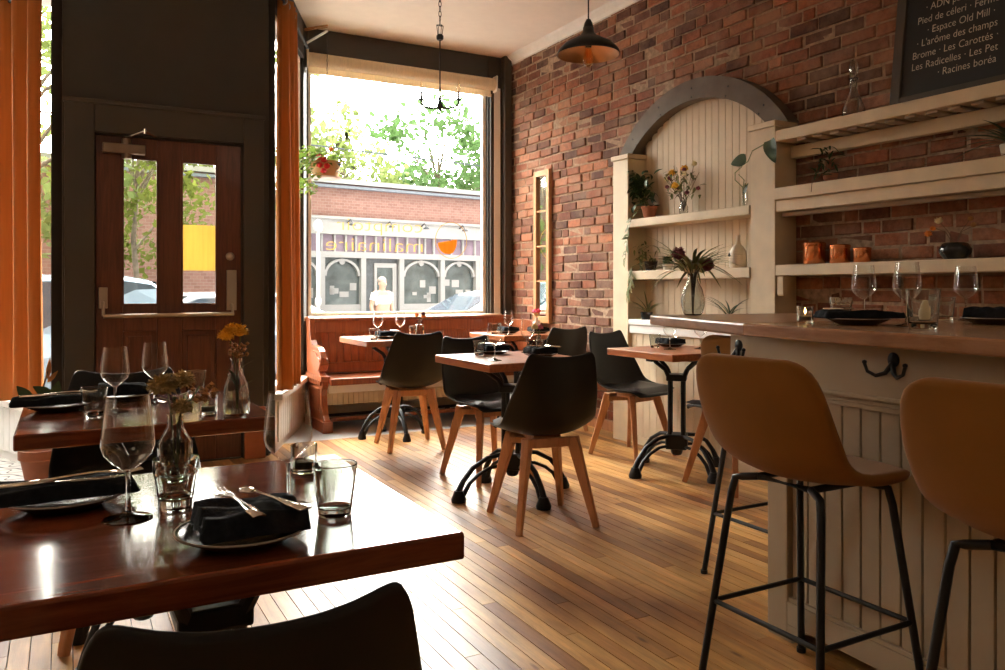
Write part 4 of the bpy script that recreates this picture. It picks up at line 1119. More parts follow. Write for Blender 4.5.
# bar counter
ZC = 1.007
lit = vo(2.17, 1.86, ZC, 'lit votive holder at the left end of the bar counter')
M['flame'] = mat('candle_flame', (1, .6, .2)); _b = M['flame'].node_tree.nodes['Principled BSDF']; _b.inputs['Emission Color'].default_value = (1, .62, .22, 1); _b.inputs['Emission Strength'].default_value = 9
b = B(); b.lathe([(0,.029),(.003,.033),(.0042,.038),(.0026,.045),(0,.053)], 10); b.build('flame', 'flame', lit, 180)
ft(2.31, 1.83, ZC, 'faceted tumbler behind the black napkin on the bar counter')
wg(2.44, 1.84, ZC, 'left wine glass on the bar counter, behind the black napkin')
wg(2.262, 1.555, ZC, 'largest looking wine glass on the bar, beside the big water tumbler')
wg(2.86, 1.735, ZC, 'wine glass at the far right of the bar counter')
tu(2.82, 1.79, ZC, 'small tumbler behind the wine glasses at the right of the bar')
put('pl', build_plate, 2.20, 1.68, ZC, 0, 'dark plate under the black napkin on the bar counter', PG)
put('nr', build_rolled_napkin, 2.22, 1.69, ZC+.0205, -25, 'black napkin on the plate at the left of the bar counter', NG)
put('kn', build_knife, 2.21, 1.70, ZC+.0445, -120, 'steel knife on the black napkin of the bar counter', KG)
put('pl', build_plate, 2.62, 1.50, ZC, 0, 'dark plate at the right of the bar counter', PG)
put('np', build_napkin, 2.62, 1.50, ZC+.0205, 10, 'black napkin on the right hand plate of the bar counter', NG)
t = thing('water_tumbler', 'big thick water tumbler at the front of the bar counter', 'glass', (2.13, 1.415, ZC))
b = B(); b.glathe([(0,0),(.034,0),(.037,.004),(.0455,.113),(.0435,.114),(.0425,.112),(.0345,.020),(.030,.016),(0,.014)], 36); b.build('glass_body', 'tumbler', t, 50)
t = thing('pillar_candle', 'cream candle in a low dish seen through the water tumbler', 'candle', (2.47, 1.63, ZC))
b = B(); b.lathe([(0,0),(.030,0),(.036,.006),(.030,.010),(0,.010)], 20); b.build('dish', 'plate', t, 50)
b = B(); b.lathe([(0,.0105),(.026,.0105),(.030,.025),(.026,.045),(.016,.060),(.012,.072),(0,.074)], 20); b.tube([(0,0,.073),(0,0,.082)], .001, 5); b.build('candle', 'wax', t, 50)

# ================================================================== VASES AND FLOWERS
def glass_vase(b, prof, wall=.003, n=32, rib=None):
    inner = [(max(r-wall, 0), z+(.006 if i == 0 else 0)) for i, (r, z) in enumerate(prof)]
    b.lathe([(0, prof[0][1])]+prof+list(reversed(inner))+[(0, prof[0][1]+.006)], n, rib=rib)
# ribbed bottle vase with scabious, nearest table
t = thing('bud_vase', 'ribbed glass bud vase with olive brown blooms on the nearest table', 'vase', (.186, 1.655, ZT))
b = B(); glass_vase(b, [(.028,0),(.030,.004),(.031,.06),(.031,.075),(.022,.092),(.0145,.105),(.0135,.125),(.016,.130)], .0022, 48, (18,.02,.004,.076)); b.build('glass_body', 'cut_glass', t, 40)
b = B(); st = [((0,0,.02),(-.006,.0,.12),(-.012,.01,.175)), ((.004,0,.02),(.01,0,.12),(.016,-.005,.165)), ((0,.004,.02),(.012,.0,.13),(.045,.0,.18)), ((.003,.0,.02),(.004,-.004,.11),(.010,-.016,.138))]
for s_ in st: b.tube([V(*q) for q in s_], .0016, 6)
for k in range(5): b.leaf((.0,-.002,.14+.005*k), (cos(k*1.5), sin(k*1.5), .7), .04, .010, n=3)
b.build('stems', 'stem', t)
for i, (p, r) in enumerate((((-.022,.005,.182), .030), ((.014,.012,.190), .026), ((.010,-.020,.142), .022))):
    b = B(); b.pompon(p, r, 140, .66, .42, i); b.build('flower_head', 'petal_olive', t)
b = B(); R = random.Random(9)
for k in range(26):
    p = V(.052,0,.170)+V(R.uniform(-.025,.022), R.uniform(-.02,.02), R.uniform(-.018,.018)); b.lathe([(0,-.006),(.006,0),(0,.006)], 7, p); b.tube([V(.040,0,.150), p], .0007, 4)
b.build('dried_sprig', 'petal_brown', t)
# tall vase with marigold, door table
t = thing('bud_vase', 'tall cut glass vase with yellow marigolds at the right of the door table', 'vase', (.445, 2.455, ZT))
b = B(); glass_vase(b, [(.034,0),(.037,.004),(.0375,.05),(.033,.085),(.020,.120),(.0145,.138),(.0135,.155),(.019,.165)], .003, 60, (20,.03,.01,.09)); b.build('glass_body', 'cut_glass', t, 40)
b = B()
for s_ in (((0,0,.02),(-.004,0,.14),(-.018,0,.225)), ((.003,0,.02),(.004,0,.14),(.012,.004,.23)), ((0,0,.02),(.004,-.002,.14),(.004,-.006,.185))): b.tube([V(*q) for q in s_], .0018, 6)
for k in range(4): b.leaf((0,0,.06+.02*k), (cos(k*2), sin(k*2), 1.4), .06, .012, n=3)
b.build('stems', 'stem', t)
for i, (p, r) in enumerate((((-.030,-.004,.232), .026), ((.010,.006,.243), .028), ((-.012,.002,.250), .024))):
    b = B(); b.pompon(p, r, 80, .7, .45, i+10); b.build('marigold', 'petal_gold', t)
b = B()
for k in range(34):
    p = V(.004,-.006,.19)+V(R.uniform(-.026,.026), R.uniform(-.02,.02), R.uniform(-.016,.020)); b.lathe([(0,-.006),(.0065,0),(0,.006)], 7, p); b.tube([V(.004,-.006,.165), p], .0008, 4)
b.build('dried_yarrow', 'petal_brown', t)
def square_vase(loc, label, cols, seed, h=.10, name='bud_vase', m_='cut_glass', sc=1.0):
    t = thing(name, label, 'vase', loc); R = random.Random(seed)
    b = B()
    b.box(-.030, .030, -.022, .022, 0, h*.70); b.build('glass_body', m_, t, bev=.006)
    b = B(); glass_vase(b, [(.014,h*.70),(.013,h*.9),(.016,h)], .003, 20); b.build('neck', m_, t, 50)
    b = B(); hd = []
    for k in range(len(cols)):
        p = V(R.uniform(-.03,.03), R.uniform(-.02,.02), h+R.uniform(.025,.06)); hd.append(p); b.tube([(0,0,h*.72), (0,0,h), p], .0015, 5)
        b.leaf((p.x*.5, p.y*.5, h+.01), (R.uniform(-1,1), R.uniform(-1,1), .3), .045, .018, n=3)
    b.build('stems', 'stem', t)
    for k, (p, c) in enumerate(zip(hd, cols)):
        b = B(); b.pompon(p, .022*sc, 34, .8, .7, seed+k); b.build('flower', c, t)
    return t
square_vase((2.40, 3.955, ZT), 'clear bottle vase with pale yellow rose on the middle table', ['petal_cream', 'petal_pink', 'petal_cream'], 21, .105)
square_vase((2.475, 5.90, ZT), 'clear bottle vase with small orange flowers on the window table', ['petal_orange', 'petal_orange', 'petal_plum'], 22, .125)
t = square_vase((3.62, 6.0, ZT), 'white square vase with pink flowers on the corner table', ['petal_pink', 'petal_red', 'petal_cream', 'petal_pink'], 25, .12, 'flower_vase', 'white_ceramic', 1.3)
# big vase on the counter leaf
t = thing('glass_vase', 'round clear glass vase with plum proteas and leaves on the counter leaf', 'vase', (2.40, 2.66, 1.0065))
b = B(); glass_vase(b, [(.034,0),(.040,.006),(.050,.04),(.0505,.075),(.040,.115),(.024,.145),(.0215,.165),(.027,.185)], .003, 40, (12,.02,.01,.14)); b.build('glass_body', 'cut_glass', t, 50)
R = random.Random(14); b = B()
for k in range(7):
    a = k*.9; b.tube([(0,0,.01), (.01*cos(a), .01*sin(a), .17), (.05*cos(a), .05*sin(a), .24)], .0028, 5)
b.build('stems', 'stem_brown', t)
for i, p in enumerate(((-.055,.03,.265), (.050,-.035,.215))):
    b = B(); b.pompon(p, .036, 60, .95, .45, i+30); b.build('protea', 'petal_plum', t)
b = B()
for i, p in enumerate(((-.01,.0,.19), (.03,-.02,.195), (-.02,.02,.20))): b.pompon(p, .020, 24, .9, .6, i+40)
b.build('yellow_bloom', 'petal_cream', t)
b = B()
for k in range(70):
    a = R.uniform(0, 2*pi); rr = R.uniform(0, .05); L = R.uniform(.10, .20)
    b.leaf((rr*cos(a), rr*sin(a), .18+R.uniform(0,.04)), (cos(a), sin(a), R.uniform(.3, 2.6)), L, .018, (0,0,1), R.uniform(.5,1.1), n=6)
b.build('foliage', 'leaf_olive', t, 180)
# niche, upper shelf
Z1 = 1.624; Z2 = 1.250
def foliage_leaves(b, c, n, spread, size, R, aspect=.7, dz=(-.1,.2)):
    for k in range(n):
        p = V(*c)+V(R.uniform(-1,1)*spread[0], R.uniform(-1,1)*spread[1], R.uniform(*dz)); b.leaf(p, (R.uniform(-1,1), R.uniform(-1,1), R.uniform(-.8,.6)), size*R.uniform(.7,1.2), size*aspect, (R.uniform(-.5,.5), R.uniform(-.5,.5), 1), .4, n=4)
R = random.Random(31)
t = thing('potted_vine', 'potted vine at the left of the upper niche shelf, trailing over its edge', 'plant', (3.695, 4.55, Z1))
b = B(); b.lathe([(0,0),(.040,0),(.055,.075),(.060,.078),(.060,.09),(.052,.09),(.046,.07),(0,.068)], 24); b.build('pot', 'terracotta', t, 40)
b = B(); vines = []
for k in range(7):
    a = R.uniform(0, 2*pi); pts = [V(.02*cos(a), .02*sin(a), .075), V(-.04+.03*cos(a), .05+.04*sin(a), .14+.02*k), V(-.05+.02*cos(a), .08+.02*k*.5, .22+.025*k)]; vines.append(pts); b.tube(pts, .002, 5)
tr = [V(0,.02,.08), V(-.07,.05,.07), V(-.108,.07,.01), V(-.113,.10,-.10), V(-.111,.13,-.22), V(-.111,.14,-.30)]; b.tube(tr, .0018, 5); b.build('stems', 'stem', t)
b = B()
for pts in vines:
    for q in range(9): p = pts[1].lerp(pts[2], q/8.0); b.leaf(p, (R.uniform(-1,.3), R.uniform(-1,1), R.uniform(-.6,.6)), .065, .05, n=4)
foliage_leaves(b, (-.03,.03,.16), 60, (.06,.10), .06, R, .7, (-.10,.17)); b.build('dark_leaves', 'leaf', t, 180)
b = B()
for q in range(14): p = tr[2].lerp(tr[5], q/13.0)+V(-.004,0,0); b.leaf(p, (-.3, R.uniform(-1,1), R.uniform(-1.2,.1)), .05, .028, (-1,0,.3), .3, n=4)
b.build('trailing_leaves', 'leaf_olive', t, 180)
t = thing('dried_bouquet', 'dried bouquet with yellow and plum blooms in a small vase on the upper niche shelf', 'vase', (3.68, 4.17, Z1))
b = B(); glass_vase(b, [(.026,0),(.030,.01),(.030,.05),(.018,.08),(.020,.095)], .003, 24); b.build('vase', 'cut_glass', t, 50)
b = B(); hd = []
for k in range(22):
    p = V(R.uniform(-.07,.04), R.uniform(-.16,.17), R.uniform(.13,.33)); hd.append(p); b.tube([(0,0,.02), (p.x*.3, p.y*.25, .12), p], .0014, 5)
b.build('stems', 'stem_brown', t)
b = B(); foliage_leaves(b, (-.02,0,.2), 70, (.06,.13), .045, R, .5, (-.08,.10)); b.build('leaves', 'leaf_olive', t, 180)
for nm, mt_, ids, r in (('plum_bloom', 'petal_plum', range(0,7), .020), ('yellow_bloom', 'petal_gold', (7,8,9), .030), ('pale_bloom', 'petal_cream', (10,11,12,13), .022)):
    for i in ids: b = B(); b.pompon(hd[i], r, 30, .85, .6, i); b.build(nm, mt_, t)
t = thing('philodendron_cutting', 'philodendron cutting with two heart shaped leaves in front of the right cabinet post', 'plant', (3.66, 3.60, Z1))
b = B(); glass_vase(b, [(.010,0),(.012,.004),(.012,.08),(.013,.085)], .002, 16); b.build('glass_tube', 'glass', t, 50)
b = B()
b.tube([(0,0,.01), (-.01,.0,.12), (-.025,.05,.17), (-.02,.055,.215), (-.02,.0,.245), (-.02,-.005,.26)], .003, 6); b.tube([(-.01,0,.10), (-.03,-.03,.16), (-.025,.02,.20)], .0025, 6)
b.tube([(-.02,-.0,.26), (-.04,-.07,.265), (-.085,-.15,.315), (-.09,-.29,.35)], .003, 6); b.tube([(-.0,0,.09), (-.02,-.03,.14)], .004, 6); b.build('stem', 'stem', t, 60)
for p, d, L, w in (((-.022,-.04,.285), (-.25,.9,-.10), .115, .085), ((-.09,-.29,.355), (-.1,-.25,-.97), .14, .10), ((-.015,-.015,.08), (-.1,-.5,1), .07, .035)):
    b = B(); b.leaf(p, d, L, w, (-1, 0, .15), .15, True, 8); b.build('heart_leaf', 'leaf', t, 180)
# niche, middle shelf
t = thing('potted_fern', 'small potted plant at the left of the lower niche shelf', 'plant', (3.69, 4.53, Z2))
b = B(); b.lathe([(0,0),(.035,0),(.045,.06),(.048,.068),(.040,.068),(0,.055)], 20); b.build('pot', 'soil', t, 40)
b = B(); foliage_leaves(b, (-.02,.03,.11), 60, (.06,.08), .05, R, .35, (-.07,.08)); b.build('leaves', 'leaf_olive', t, 180)
b = B(); tr = [V(-.02,.05,.07), V(-.098,.09,.03), V(-.103,.11,-.06), V(-.103,.12,-.17)]; b.tube(tr, .002, 5)
b.build('stem', 'stem', t)
b = B()
for q in range(16): p = tr[1].lerp(tr[3], q/15.0); b.leaf(p, (-.2, R.uniform(-1,1), -.9), .075, .022, (-1,0,.2), .3, n=4)
b.build('trailing_leaves', 'leaf_olive', t, 180)
t = thing('potted_succulent', 'round dark plant in a white pot on the lower niche shelf', 'plant', (3.69, 4.345, Z2))
b = B(); b.lathe([(0,0),(.030,0),(.038,.04),(.036,.045),(0,.04)], 20); b.build('pot', 'ceramic', t, 40)
b = B(); b.pompon((0,0,.065), .042, 70, .9, .4, 3); b.build('leaves', 'leaf', t)
t = thing('bottle_vase', 'cream ceramic vase with a hole on the lower niche shelf', 'vase', (3.69, 3.68, Z2))
b = B(); b.lathe([(0,0),(.045,0),(.052,.01),(.055,.06),(.050,.105),(.034,.135),(.016,.150),(.013,.185),(.015,.205),(.010,.205),(.009,.16),(0,.15)], 30); b.build('body', 'ceramic', t, 50)
b = B(); b.lathe([(0,.001),(.013,.001),(.017,-.002),(.012,-.006),(0,-.006)], 18, (-.047,.022,.088), (Matrix.Rotation(radians(-65), 3, 'Y'))); b.build('hole', 'dark_hole', t, 50)
def spider(loc, label, n, L, seed, m_='leaf_olive', pot=True):
    t = thing('spider_plant', label, 'plant', loc); R = random.Random(seed)
    b = B(); b.lathe([(0,0),(.035,0),(.045,.055),(.040,.055),(0,.045)], 18); b.build('pot', 'pot_dark', t, 40)
    b = B()
    for k in range(n):
        a = R.uniform(0, 2*pi); dx = -abs(cos(a))*.45; b.leaf((.01*cos(a), .01*sin(a), .045), (dx, sin(a), R.uniform(.7,1.8)), L*R.uniform(.7,1.15), .014, (0,0,1), R.uniform(.3,.9), n=7)
    b.build('leaves', m_, t, 180); return t
spider((3.67, 4.55, .90), 'thin leaved spider plant on the niche ledge at the left', 16, .19, 5)
spider((3.67, 3.74, .90), 'dark thin leaved plant on the niche ledge behind the counter leaf', 12, .20, 6, 'leaf')
# long shelves
t = thing('decanter', 'cut glass decanter with tall stopper on the uppermost shelf', 'decanter', (3.69, 2.845, 2.037))
b = B(); glass_vase(b, [(.052,0),(.058,.008),(.056,.04),(.034,.10),(.020,.14),(.017,.18),(.020,.20),(.026,.205)], .004, 36, (12,.03,.005,.10)); b.build('glass_body', 'cut_glass', t, 40)
b = B(); b.lathe([(0,.19),(.012,.195),(.013,.215),(.022,.245),(.023,.27),(.015,.30),(0,.312)], 8); b.build('stopper', 'cut_glass', t, 20)
for i, (y, r, h, lab) in enumerate(((3.125,.060,.125,'largest copper canister, leftmost on the lowest shelf'), (2.955,.053,.105,'middle sized copper canister between two others on the lowest shelf'), (2.815,.044,.083,'smallest copper canister, rightmost of the three on the lowest shelf'))):
    t = thing('copper_canister', lab, 'canister', (3.72, y, 1.259), 0, 'copper canisters on the lowest shelf')
    b = B(); b.lathe([(0,0),(r-.003,0),(r,.004),(r,h*.82),(r-.002,h*.83),(0,h*.83)], 36); b.build('body', 'copper', t, 40)
    b = B(); b.lathe([(r+.002,h*.80),(r+.003,h*.81),(r+.003,h*.95),(r-.004,h),(0,h)], 36); b.build('lid', 'copper', t, 40)
t = thing('dark_pot_plant', 'round dark glazed pot with dried orange blooms on the lowest shelf', 'plant', (3.69, 2.29, 1.259))
b = B(); b.lathe([(0,0),(.045,0),(.068,.03),(.070,.05),(.055,.075),(.045,.080),(.040,.076),(0,.07)], 30); b.build('pot', 'pot_dark', t, 50)
b = B()
for p in ((-.04,.09,.16), (-.03,.06,.185), (-.02,-.08,.18), (-.03,-.10,.15)): b.tube([(0,0,.06), (p[0]*.4, p[1]*.4, .13), p], .0015, 5)
b.build('stems', 'stem_brown', t)
for i, (p, m_, r) in enumerate((((-.045,.105,.125), 'petal_orange', .020), ((-.04,.085,.15), 'petal_orange', .016), ((-.035,.06,.185), 'petal_cream', .022), ((-.02,-.085,.185), 'petal_brown', .016), ((-.03,-.105,.155), 'petal_brown', .016))):
    b = B(); b.pompon(p, r, 26, .9, .7, i); b.build('dried_bloom', m_, t)
t = thing('trailing_plant', 'dark trailing plant in a terracotta pot on the middle shelf', 'plant', (3.70, 3.0, 1.703))
b = B(); b.lathe([(0,0),(.032,0),(.042,.05),(.036,.05),(0,.04)], 18); b.build('pot', 'terracotta', t, 40)
b = B(); foliage_leaves(b, (-.02,.02,.10), 50, (.05,.07), .05, R, .3, (-.07,.10)); b.build('leaves', 'leaf', t, 180)
b = B(); b.tube([(0,0,.05), (-.108,.03,.03), (-.112,.035,-.05)], .002, 5); b.build('stem', 'stem_brown', t)
t = thing('dried_vine', 'dry twiggy vine lying along the front edge of the middle shelf', 'dried vine', (3.625, 2.6, 1.703))
b = B()
for k in range(9):
    y0 = -.75+k*.14; b.tube([(0, y0, .004), (-.012, y0+.09, .008+.012*R.random()), (-.002, y0+.2, .004)], .0016, 5)
    b.leaf((-.01, y0+.1, .010), (-.4, R.uniform(-1,1), .3), .025, .007, n=3)
b.build('twigs', 'stem_brown', t)
t = thing('bladed_plant', 'green bladed plant on the middle shelf at the right edge of the photo', 'plant', (3.69, 2.03, 1.703))
b = B(); b.lathe([(0,0),(.040,0),(.050,.06),(.044,.06),(0,.05)], 18); b.build('pot', 'ceramic', t, 40)
b = B()
for k in range(16):
    a = R.uniform(0, 2*pi); b.leaf((0, 0, .05), (cos(a)*.5-.25, sin(a), R.uniform(.5,1.4)), .20, .022, (0,0,1), R.uniform(.5,1.1), n=7)
b.build('leaves', 'leaf', t, 180)
# terracotta pot plant by the door
t = thing('floor_plant', 'big terracotta pot plant on the tile floor left of the door table', 'plant', (-.115, 5.08, .003))
b = B(); b.lathe([(0,.02),(.06,.02),(.075,.05),(.10,.18),(.112,.19),(.112,.24),(.100,.24),(.095,.20),(0,.19)], 32); b.lathe([(0,0),(.085,0),(.10,.02),(.095,.03),(0,.03)], 32); b.build('pot', 'terracotta', t, 40)
b = B()
for s_ in (((0,0,.24),(.02,.02,.40),(.06,.0,.54)), ((0,0,.24),(-.02,0,.45),(.03,.03,.66)), ((0,.0,.24),(.05,.0,.42),(.10,-.02,.50)), ((0,0,.24),(-.03,.03,.4),(-.05,.02,.5))): b.tube([V(*q) for q in s_], .005, 6)
b.build('stems', 'stem_brown', t)
b = B()
for p, d in (((.06,0,.50),(.2,-.3,1)), ((.05,.0,.52),(-.7,-.3,.6)), ((.10,-.02,.48),(.9,-.3,.5)), ((-.05,.02,.5),(-.6,-.2,.9)), ((.08,-.01,.46),(.5,-.6,.2)), ((.02,.02,.45),(-.4,-.6,.4))): b.leaf(p, d, .105, .07, (0,-1,.4), .3, False, 6)
b.build('leaves', 'leaf', t, 180)
b = B(); b.leaf((.03,.03,.62), (.1,-.2,1), .10, .03, (0,-1,0), .6, n=5); b.leaf((.03,.03,.60), (.6,-.2,.7), .07, .03, (0,-1,0), .6, n=5); b.build('dry_leaf', 'petal_brown', t, 180)
# ================================================================== STREET OUTSIDE
GZ = -.35
b = B(); b.box(-40, 45, FY+.16, 80, GZ-.2, GZ-.1); struct(b.build('ground', 'asphalt'))
b = B(); b.box(-20, 20, FY+.16, 9.6, GZ-.1, GZ+.05); struct(b.build('ground_sidewalk', 'sidewalk', bev=.02))
b = B(); b.box(-40, 45, 9.6, 60, GZ-.1, GZ-.02); struct(b.build('ground_street', 'asphalt'))
b = B(); b.box(XL-.15, XW+.2, FY+.02, FY+.15, GZ-.1, -.03); struct(b.build('wall_plinth', 'olive'))
fa = thing('brick_shop_building', 'pale brick shop building with white shopfront across the street', 'building', (6.28, 17.1, 0), radians(8))
def fpart(name, m_, boxes, bev=0.0):
    b = B()
    for q in boxes: b.box(*q)
    return b.build(name, m_, fa, bev=bev)
# local x along the street, y away from us, z up
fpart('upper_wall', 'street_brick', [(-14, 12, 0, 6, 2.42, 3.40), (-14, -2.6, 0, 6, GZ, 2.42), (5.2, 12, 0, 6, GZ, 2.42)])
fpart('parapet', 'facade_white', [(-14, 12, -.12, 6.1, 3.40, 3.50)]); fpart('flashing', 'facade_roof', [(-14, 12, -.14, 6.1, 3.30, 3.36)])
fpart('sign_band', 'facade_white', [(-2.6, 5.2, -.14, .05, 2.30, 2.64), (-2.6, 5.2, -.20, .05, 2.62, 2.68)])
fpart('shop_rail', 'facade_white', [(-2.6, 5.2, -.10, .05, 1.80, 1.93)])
mull = [-2.5, -1.98, -1.49, -1.19, -.93, -.69, -.47, -.20, .03, .34, .60, .92, 1.08, 1.32, 1.80, 2.14, 2.49, 2.88, 3.3, 3.7, 4.1, 4.5, 4.9, 5.15]
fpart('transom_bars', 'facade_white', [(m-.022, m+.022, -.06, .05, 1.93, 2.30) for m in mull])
for k in range(len(mull)-1): fpart('transom_pane', 'transom_glass', [(mull[k]+.022, mull[k+1]-.022, .0, .04, 1.93, 2.30)])
posts = [-2.55, -1.49, -.52, .44, 1.54, 2.55, 3.6, 4.6, 5.15]
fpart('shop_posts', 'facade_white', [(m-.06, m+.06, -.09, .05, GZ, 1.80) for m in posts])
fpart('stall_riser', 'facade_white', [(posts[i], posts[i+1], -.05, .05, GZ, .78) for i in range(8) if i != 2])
for i in range(8):
    if i == 2: continue
    a0, a1 = posts[i]+.06, posts[i+1]-.06
    sh = fpart('shop_window', 'shop_glass', [(a0, a1, .03, .05, .78, 1.80)])
    b = B(); c = (a0+a1)/2; w = (a1-a0)/2; n = 12
    for k in range(n):
        t0 = pi*k/n; t1 = pi*(k+1)/n
        for tt in ((t0, t1),):
            p = [(c-w*cos(t0), 1.42+.36*sin(t0)), (c-w*cos(t1), 1.42+.36*sin(t1)), (c-(w-.05)*cos(t1), 1.40+.33*sin(t1)), (c-(w-.05)*cos(t0), 1.40+.33*sin(t0))]
            b.prism(p, -.05, .03, 'y')
    b.lathe([(0,-.05),(.07,-.05),(.07,.03),(0,.03)], 14, (c, 0, 1.72), Matrix.Rotation(radians(90), 3, 'X'))
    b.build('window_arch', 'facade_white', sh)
    b = B(); R = random.Random(i+50)
    for k in range(5):
        x0 = R.uniform(a0, a1-.2); z0 = R.uniform(.8, 1.2); b.box(x0, x0+R.uniform(.08,.22), .02, .028, z0, z0+R.uniform(.05,.22))
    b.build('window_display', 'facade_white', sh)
fpart('door_recess', 'door_dark', [(-.46, .38, .02, .06, GZ, 1.80)])
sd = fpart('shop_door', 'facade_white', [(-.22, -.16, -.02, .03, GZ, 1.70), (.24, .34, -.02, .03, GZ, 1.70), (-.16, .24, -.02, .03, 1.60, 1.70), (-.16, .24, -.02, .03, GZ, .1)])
b = B(); b.box(-.16, .24, 0, .015, .1, 1.60); b.build('door_glass', 'shop_glass', sd)
for m in (-.93, .03, .92, 1.98):
    b = B(); b.tube([(m, -.14, 2.56), (m, -.28, 2.62), (m, -.36, 2.55)], .012, 6); b.lathe([(0,.06),(.025,.05),(.075,0)], 12, (m, -.37, 2.49)); b.build('sign_lamp', 'door_dark', fa, 60, solid=.006)
tag(B().tube([(-14, 9.4, 3.05), (-2, 10.4, 3.18), (8, 11.6, 3.05), (20, 13, 3.35)], .012, 6).build('power_line', 'car_glass'), 'thin dark power line crossing above the street', 'cable')
t = thing('street_pole', 'slim white street pole in front of the shop opposite', 'pole', (4.10, 14.6, GZ-.02))
b = B(); b.tube([(0,0,0), (0,0,2.55)], .035, 10); b.build('shaft', 'pole_white', t, 40)
b = B(); b.lathe([(0,2.54),(.07,2.56),(.09,2.64),(.06,2.74),(0,2.78)], 14); b.lathe([(.055,1.2),(.06,1.22),(.06,1.3),(.036,1.34)], 10); b.build('lantern', 'pole_white', t, 40)
def build_car(paint, suv):
    t = thing('parked_car', '', 'car')
    top = 1.66 if suv else 1.46
    side = [(-2.2,.42),(-2.22,.72),(-2.10,.92),(-1.0,1.02),(-.25,top-.06),(.1,top),(1.15,top-.02),(1.95,1.08),(2.18,1.0),(2.22,.62),(2.15,.38)]
    secs = []; W_ = .88
    for yy, k, top_in in ((-W_,.94,.0), (-W_*.98,1,.0), (W_*.98,1,0), (W_,.94,0)): pass
    b = B(); n = len(side)
    def ring(y, inset): return [V(x*(1-.01*inset), y*(1-(.18 if z > 1.03 else 0)), z) for x, z in side]
    rows = [ring(-W_, 1), ring(-W_*.6, 0), ring(W_*.6, 0), ring(W_, 1)]
    for r in (0, 3):
        for q, p in enumerate(rows[r]): p.z = .40+(p.z-.40)*.97
    vs = [p for r in rows for p in r]; fs = []
    for i in range(3):
        for k in range(n): fs.append((i*n+k, i*n+(k+1) % n, (i+1)*n+(k+1) % n, (i+1)*n+k))
    fs.append(tuple(reversed(range(n)))); fs.append(tuple(3*n+k for k in range(n)))
    b.add(vs, fs); b.build('body', paint, t, bev=.05, seg=3)
    b = B(); e = .012
    def quad(x0, z0, x1, z1, y0, y1):
        d = V(x1-x0, 0, z1-z0); nn = V(-d.z, 0, d.x).normalized()*e
        b.add([V(x0,y0,z0)+nn, V(x0,-y0,z0)+nn, V(x1,-y1,z1)+nn, V(x1,y1,z1)+nn], [(0,1,2,3)])
    quad(-.95, 1.05, -.28, top-.09, .66, .62); b.build('windscreen', 'car_glass', t)
    b = B(); quad(1.22, top-.07, 1.88, 1.13, .62, .66); b.build('rear_window', 'car_glass', t)
    for s in (-1, 1):
        b = B(); y = s*.735
        b.prism([(-.85,1.06),(-.22,top-.12),(.08,top-.08),(.42,top-.08),(.42,1.06)], y-.012, y+.012, 'y'); b.prism([(.48,1.06),(.48,top-.08),(1.10,top-.10),(1.72,1.08)], y-.012, y+.012, 'y'); b.build('side_windows', 'car_glass', t)
        for x in (-1.35, 1.35):
            b = B(); b.lathe([(0,-.10),(.25,-.10),(.325,-.07),(.33,0),(.325,.07),(.25,.10),(0,.10)], 24, (x, s*.80, .33), Matrix.Rotation(radians(90), 3, 'X')); wh = b.build('wheel', 'rubber', t, 40)
            b = B(); b.lathe([(0,0),(.20,.005),(.22,-.01),(0,-.012)], 18, (x, s*.915, .33), Matrix.Rotation(radians(90*s), 3, 'X')); b.build('hubcap', 'nickel', wh, 40)
        b = B(); b.box(-2.235, -2.15, s*.55-.14, s*.55+.14, .66, .78); b.build('headlamp', 'pole_white', t, bev=.02)
    return t
a8 = radians(8)
c = build_car('car_blue', True); c.location = (.55, 10.75, GZ-.02); c.rotation_euler = (0, 0, a8+pi); c['label'] = 'pale blue parked car seen through the right pane of the door'
c = build_car('car_silver', False); c.location = (2.6, 12.45, GZ-.02); c.rotation_euler = (0, 0, a8+pi); c['label'] = 'silver parked car at the lower left of the big window'
c = build_car('car_white', False); c.location = (7.3, 14.1, GZ-.02); c.rotation_euler = (0, 0, a8); c['label'] = 'white parked car at the lower right of the big window'
# person across the street
pr = thing('person', 'person in white T-shirt and dark trousers standing across the street', 'person', (5.62, 15.35, GZ-.02), radians(195))
J = {'pelvis':(0,0,.93,.13),'waist':(0,0,1.08,.125),'chest':(0,.0,1.30,.145),'neckb':(0,0,1.44,.075),'neck':(0,.01,1.50,.055),'head':(0,.03,1.58,.085),'crown':(0,.03,1.68,.075),
     'hipL':(.09,0,.88,.095),'kneeL':(.11,.02,.48,.065),'ankL':(.12,-.01,.08,.042),'toeL':(.13,.13,.035,.035),'hipR':(-.09,0,.88,.095),'kneeR':(-.10,.03,.48,.065),'ankR':(-.12,.02,.08,.042),'toeR':(-.13,.16,.035,.035),
     'shL':(.17,0,1.40,.065),'elL':(.25,-.02,1.14,.045),'wrL':(.24,.08,.92,.030),'haL':(.24,.10,.85,.032),'shR':(-.17,0,1.40,.065),'elR':(-.25,-.02,1.14,.045),'wrR':(-.24,.08,.92,.030),'haR':(-.24,.10,.85,.032)}
E_ = [('pelvis','waist'),('waist','chest'),('chest','neckb'),('neckb','neck'),('neck','head'),('head','crown'),('pelvis','hipL'),('hipL','kneeL'),('kneeL','ankL'),('ankL','toeL'),('pelvis','hipR'),('hipR','kneeR'),('kneeR','ankR'),('ankR','toeR'),
      ('chest','shL'),('shL','elL'),('elL','wrL'),('wrL','haL'),('chest','shR'),('shR','elR'),('elR','wrR'),('wrR','haR')]
